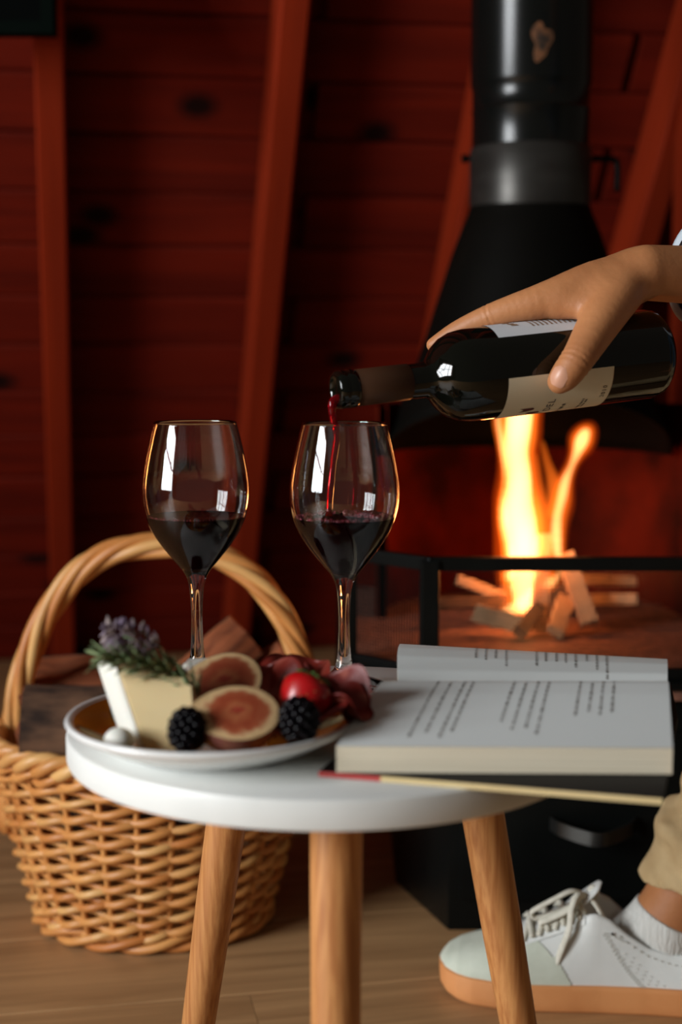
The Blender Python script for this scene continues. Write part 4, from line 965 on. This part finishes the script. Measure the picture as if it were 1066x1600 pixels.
# shirt sleeve, shirt, trousers
d_ = Vector(El) - Vector(at(1057, 424, 1.208))
s0 = Vector(at(1092, 424, 1.222)); fa = (Vector(El) - s0)
shirt_f0 = blob([(tuple(s0 + fa * 0.02), tuple(El), 0.0475, 0.052, 0.01), (tuple(El), tuple(Sh), 0.045, 0.060, 0.02), torso[0][:2] + (0.137, 0.128, 0.05), torso[1][:2] + (0.128, 0.138, 0.05), (tuple(Sh), ShL, 0.066, 0.066, 0.06), (ShL, ElL, 0.060, 0.047, 0.02), (ElL, WrL, 0.047, 0.036, 0.015)])
fan = fa.normalized()
def shirt_f(X, Y, Z):
    d = shirt_f0(X, Y, Z) + 0.002 * np.sin(X * 60 + Z * 45) * np.sin(Y * 40)
    near_arm = np.clip((0.55 - X) * 20, 0, 1)
    cut = -((X - s0.x) * fan.x + (Y - s0.y) * fan.y + (Z - s0.z) * fan.z)
    d = np.where(X < 0.5, np.maximum(d, cut), d)
    inner = caps(X, Y, Z, tuple(s0 - fan * 0.05), tuple(s0 + fan * 0.015), 0.0385, 0.036)
    d = np.maximum(d, -inner)
    d = np.maximum(d, (Z - 0.985) + np.where((X > 0.68) & (X < 0.84) & (Y > 1.2) & (Y < 1.37), 0, -1))
    return np.where((X < 0.70) & (Z < 0.60), np.maximum(d, 0.66 - X), d)
shirt = add('shirt', sdf_mesh(shirt_f, (0.26, 0.96, 0.38), (1.10, 1.62, 1.06), 0.007), m_denim, person)
WL[shirt.name] = WL[person.name]
ringM = frame_z(fan)
add('cuff_edge', lathe([(0.0385, 0), (0.0420, -0.0008), (0.0465, 0.0), (0.0465, 0.0022), (0.0385, 0.0020), (0.0385, 0)], 48, s0, ringM), m_cuff, shirt)
tro = blob([(HipR, KnR, 0.100, 0.074, 0.03), (KnR, (0.445, 1.412, 0.29), 0.072, 0.060, 0.02), ((0.445, 1.412, 0.29), (0.385, 1.425, 0.175), 0.060, 0.056, 0.012), ((0.385, 1.425, 0.175), (0.356, 1.429, 0.105), 0.053, 0.055, 0.010), (HipL, KnL, 0.100, 0.070, 0.03), (KnL, (1.12, 1.22, 0.085), 0.066, 0.062, 0.03), ((0.90, 1.44, 0.46), (0.92, 1.27, 0.46), 0.125, 0.125, 0.05), ((0.90, 1.355, 0.50), (0.89, 1.35, 0.56), 0.137, 0.132, 0.05)])
sn = Vector((0.34, -0.05, 0.94)).normalized(); hp_ = Vector((0.356, 1.429, 0.118))
def hit(x, y, fn, d0=1.0):
    r = ray(x, y); r = r / r.y; tt = d0; p = None
    for _ in range(120):
        p = Vector((0, 0, ZC)) + r * tt; d = float(fn(np.array(p.x), np.array(p.y), np.array(p.z)))
        if d < 1e-4: break
        tt += d * 0.8
    return p
creases_t = [[tuple(hit(x, y, tro)) for x, y in L_] for L_ in (((1026, 1290), (1034, 1330), (1052, 1362), (1085, 1392)), ((1020, 1345), (1036, 1375), (1060, 1400)), ((1062, 1240), (1048, 1275), (1070, 1300), (1100, 1310)))]
def tro_f(X, Y, Z):
    d = tro(X, Y, Z)
    for L_ in creases_t:
        for p, q in zip(L_, L_[1:]): d = d + 0.0045 * np.exp(-(caps(X, Y, Z, p, q, 0, 0) / 0.0055) ** 2)
    rl_ = (X - hp_.x) * sn.x + (Y - hp_.y) * sn.y + (Z - hp_.z) * sn.z
    m_ = np.clip((0.62 - X) * 6, 0, 1)
    d = d + m_ * (0.0075 * np.sin(rl_ * 95 + X * 26 - Y * 34 + 1.0) * np.clip((rl_ - 0.012) * 14, 0, 1) + 0.0022 * np.sin(rl_ * 120 + Y * 60 + X * 40) * np.clip(rl_ * 30, 0.2, 1))
    d = d + 0.003 * np.sin(X * 50 + Z * 30) * np.sin(Y * 45) * (1 - m_)
    d = np.where(X < 0.66, np.maximum(d, -(rl_ - 0.010 * np.sin(X * 60))), d)
    inner = caps(X, Y, Z, tuple(hp_ - sn * 0.06), tuple(hp_ + sn * 0.008), 0.041, 0.037)
    d = np.maximum(d, -inner)
    d = np.maximum(d, 0.004 - Z); d = np.maximum(d, Z - 0.60)
    return np.where(X > 1.0, np.maximum(d, X - 1.14), d)
trs = add('trousers', sdf_mesh(tro_f, (0.26, 1.08, 0.0), (1.22, 1.62, 0.64), 0.0048), m_khaki, person); WL[trs.name] = WL[person.name]
# sock
ax0 = Vector(AnR); sd = Vector((0.40, -0.09, 0.91)).normalized(); Ms = frame_z(sd)
sock_f0 = blob([((0.46, 1.405, 0.37), AnR, 0.050, 0.0372, 0.004), (AnR, (0.335, 1.434, 0.04), 0.037, 0.030, 0.006), ((0.350, 1.433, 0.098), (0.305, 1.440, 0.060), 0.0345, 0.027, 0.005), ((0.305, 1.440, 0.060), (0.28, 1.445, 0.05), 0.027, 0.022, 0.005), ((0.367, 1.433, 0.05), (0.377, 1.432, 0.12), 0.0285, 0.0285, 0.005)])
tp = Vector((0.343, 1.433, 0.092))
def sock_f(X, Y, Z):
    return np.maximum(sock_f0(X, Y, Z), np.maximum((X - tp.x) * sd.x + (Y - tp.y) * sd.y + (Z - tp.z) * sd.z, 0.034 - Z))
add('sock', sdf_mesh(sock_f, (0.24, 1.37, 0.02), (0.44, 1.50, 0.14), 0.002), m_sock, person)
# shoe
T0 = Vector((0.106, 1.468, 0)); TD = Vector((1, -0.17, 0)).normalized(); TSd = Vector((TD.y, -TD.x, 0)); TSd = TSd if TSd.y < 0 else -TSd   # towards the viewer
LN = 0.312
UW = [0, .008, .03, .07, .12, .2, .3, .42, .55, .7, .82, .91, .965, .992, 1]; WW = [0, .017, .031, .0415, .0475, .0525, .054, .050, .0445, .041, .0405, .037, .028, .014, 0]
UH = [0, .01, .03, .07, .13, .2, .28, .36, .44, .52, 1]; HH = [.030, .035, .041, .0475, .0535, .060, .071, .084, .098, .110, .112]
UC = [0.46, .52, .57, .63, .70, .78, .86, .93, 1]; HC = [.101, .104, .098, .082, .068, .0615, .064, .074, .080]
def fw_(u): return float(np.interp(u, UW, WW))
def wpt(u, y, z): return T0 + TD * (u * LN) + TSd * y + Vector((0, 0, z))
def upper(u, v, off=0.0):
    w = fw_(u) - 0.003 + off; z0 = 0.024; w = max(w, 0.0)
    h = float(np.interp(u, UH, HH)) + off; a = math.pi * v
    pw = float(np.interp(u, [0, .3, .5], [0.62, 0.80, 1.0])); sq = float(np.interp(u, [0, .2, .5], [0.75, 0.85, 1.0]))
    c = math.cos(a); yy = w * math.copysign(abs(c) ** sq, c)
    dome = wpt(u, yy, z0 + (h - z0) * max(0, math.sin(a)) ** pw)
    if u < 0.44: return dome
    hc = float(np.interp(u, UC, HC)); s = abs(2 * v - 1); sg = 1 if v < 0.5 else -1
    if s > 0.36:
        k = (1 - s) / 0.64; bulge = 1 - 0.24 * k ** 1.6; wl_ = wpt(u, sg * w * bulge, z0 + (hc + off - z0) * k)
    else:
        k = s / 0.36; wl_ = wpt(u, sg * (w * 0.76 - 0.0055) * min(1, k * 1.2), 0.035 + (hc - 0.036) * (max(0, k - 0.3) / 0.7) ** 0.5)
    f = min(1, max(0, (u - 0.44) / 0.09)); f = f * f * (3 - 2 * f)
    return dome.lerp(wl_, f)
shoe = add('shoe', grid(64, 49, upper), m_leather, person); WL[shoe.name] = WL[person.name]; shoe['label'] = 'white leather sneaker with mint toe and gum sole'
def sole(u, v):
    a = 2 * math.pi * v
    return 0
outl = []
NO = 90
us = [0.5 - 0.5 * math.cos(math.pi * i / NO) for i in range(NO + 1)]
ring = [(u, fw_(u) + 0.0015) for u in us] + [(u, -fw_(u) - 0.0015) for u in us[::-1][1:-1]]
V, Fc = [], []; nR = len(ring); lev = [(0.0, 0.93), (0.001, 0.965), (0.004, 0.992), (0.012, 1.0), (0.024, 1.0), (0.0278, 0.99), (0.029, 0.965)]
for z, k in lev:
    for u, y in ring:
        uu = 0.5 + (u - 0.5) * (1 - (1 - k) * 0.35); spring = 0.010 * max(0, (0.14 - uu) / 0.14) ** 2
        V.append(tuple(wpt(uu, y * k, z + spring * (1 - z / 0.05))))
for l in range(len(lev) - 1):
    for i in range(nR): j = (i + 1) % nR; Fc.append((l * nR + i, l * nR + j, (l + 1) * nR + j, (l + 1) * nR + i))
Fc += [tuple(range(nR))[::-1], tuple(range((len(lev) - 1) * nR, len(lev) * nR))]
add('sole', (V, Fc), m_gum, shoe, smooth='auto')
# suede toe guard and side overlay
def patch(name, cond, m, off, nu=70, nv=60, u0=0.0, u1=0.49):
    V, Fc = grid(nu, nv, lambda u, v: upper(u0 + (u1 - u0) * u, v, off))
    keep = []
    for i in range(nu - 1):
        for j in range(nv - 1):
            if cond(u0 + (u1 - u0) * (i + 0.5) / (nu - 1), (j + 0.5) / (nv - 1)): keep.append((i * nv + j, i * nv + j + 1, (i + 1) * nv + j + 1, (i + 1) * nv + j))
    used = sorted({k for f in keep for k in f}); mp = {k: i for i, k in enumerate(used)}
    return add(name, (V[used], [tuple(mp[k] for k in f) for f in keep]), m, shoe)
patch('toe_overlay', lambda u, v: u < 0.30 + 0.16 * (1 - min(v, 1 - v) / 0.35) and not (0.17 < u and min(v, 1 - v) > 0.33 - 0.0 * u) , m_suede, 0.0011)
patch('eyestay', lambda u, v: 0.20 < u < 0.495 and 0.27 < v < 0.40, m_leather, 0.0016); patch('eyestay', lambda u, v: 0.20 < u < 0.495 and 0.60 < v < 0.73, m_leather, 0.0016)
# tongue
def tongue(u, v):
    a = 2 * math.pi * v; k = math.sin(math.pi * min(1.0, max(0.0, 0.02 + 0.98 * u))) ** 0.28 if u > 0.5 else 1.0
    if u > 0.999: k = 0.0
    y = 0.0205 * k * math.cos(a); tz = 0.0042 * k * math.sin(a)
    return wpt(0.36 + 0.185 * u - tz * 1.2, y, 0.078 + 0.046 * u ** 1.15 + tz - 9.0 * y * y)
add('tongue', grid(22, 24, tongue, closed_v=True), m_leather, shoe)
# stitching and perforations
gs = []
def side(u, hgt):   # near side wall of the upper, hgt 0..1
    if u < 0.5: return upper(u, 0.04 + 0.30 * hgt, 0.0013)
    return upper(u, 0.32 * hgt, 0.0015)
for (ua, ha, ub, hb) in ((0.55, 0.74, 0.68, 0.08), (0.562, 0.74, 0.692, 0.08), (0.60, 0.84, 0.98, 0.62), (0.84, 0.04, 0.90, 0.5), (0.55, 0.76, 0.62, 0.80)):
    n = 34
    for i in range(n):
        if i % 2: continue
        p = side(ua + (ub - ua) * i / n, ha + (hb - ha) * i / n); q = side(ua + (ub - ua) * (i + 0.9) / n, ha + (hb - ha) * (i + 0.9) / n)
        gs.append(tube([p, q], 0.00045, 5))
o = add('stitching', merge(gs), m_stitch, shoe); o['kind'] = 'stuff'
gs = []
for r_ in range(3):
    for i in range(6):
        p = side(0.595 + 0.026 * r_ + 0.020 * i, 0.62 - 0.085 * i); gs.append(ellipsoid(p, (0.0006, 0.0006, 0.0006), 6, 4))
o = add('perforations', merge(gs), m_stitch, shoe); o['kind'] = 'stuff'
add('eyelet', ellipsoid(side(0.58, 0.80), (0.0014, 0.0014, 0.0014), 8, 6), m_ink, shoe)
# laces
for i in range(5):
    u = 0.235 + 0.052 * i
    P = [tuple(upper(u + 0.018 * math.sin(math.pi * k / 12), 0.30 + 0.40 * k / 12, 0.0040)) for k in range(13)]
    add('lace', tube(smooth_path(P, 2), 0.0030, 8, flat=0.6), m_lace, shoe)
    P = [tuple(upper(u + 0.030 - 0.022 * k / 12, 0.30 + 0.40 * k / 12, 0.0052)) for k in range(13)]
    add('lace', tube(smooth_path(P, 2), 0.0028, 8, flat=0.6), m_lace, shoe)
def lace(pts_, r=0.0032): add('lace', tube(smooth_path([tuple(at(*p)) for p in pts_], 8), r, 8, flat=0.55), m_lace, shoe)
lace([(918, 1400, 1.438), (895, 1392, 1.428), (868, 1404, 1.424), (838, 1420, 1.426), (831, 1426, 1.428), (838, 1434, 1.428), (872, 1424, 1.430), (915, 1402, 1.436)], 0.0042)
lace([(920, 1402, 1.442), (905, 1402, 1.426), (890, 1420, 1.420), (858, 1436, 1.422), (845, 1441, 1.424), (852, 1446, 1.426), (885, 1432, 1.426), (918, 1404, 1.436)], 0.0042)
lace([(918, 1398, 1.438), (903, 1398, 1.422), (893, 1420, 1.412), (890, 1450, 1.406), (880, 1478, 1.404), (869, 1506, 1.404)], 0.0036)
lace([(916, 1400, 1.440), (925, 1386, 1.438), (932, 1390, 1.438), (927, 1404, 1.440)], 0.0046)
lace([(918, 1402, 1.436), (930, 1412, 1.424), (942, 1432, 1.418), (946, 1444, 1.416)], 0.0032)
lace([(905, 1410, 1.428), (912, 1424, 1.420), (920, 1446, 1.414)], 0.0032)
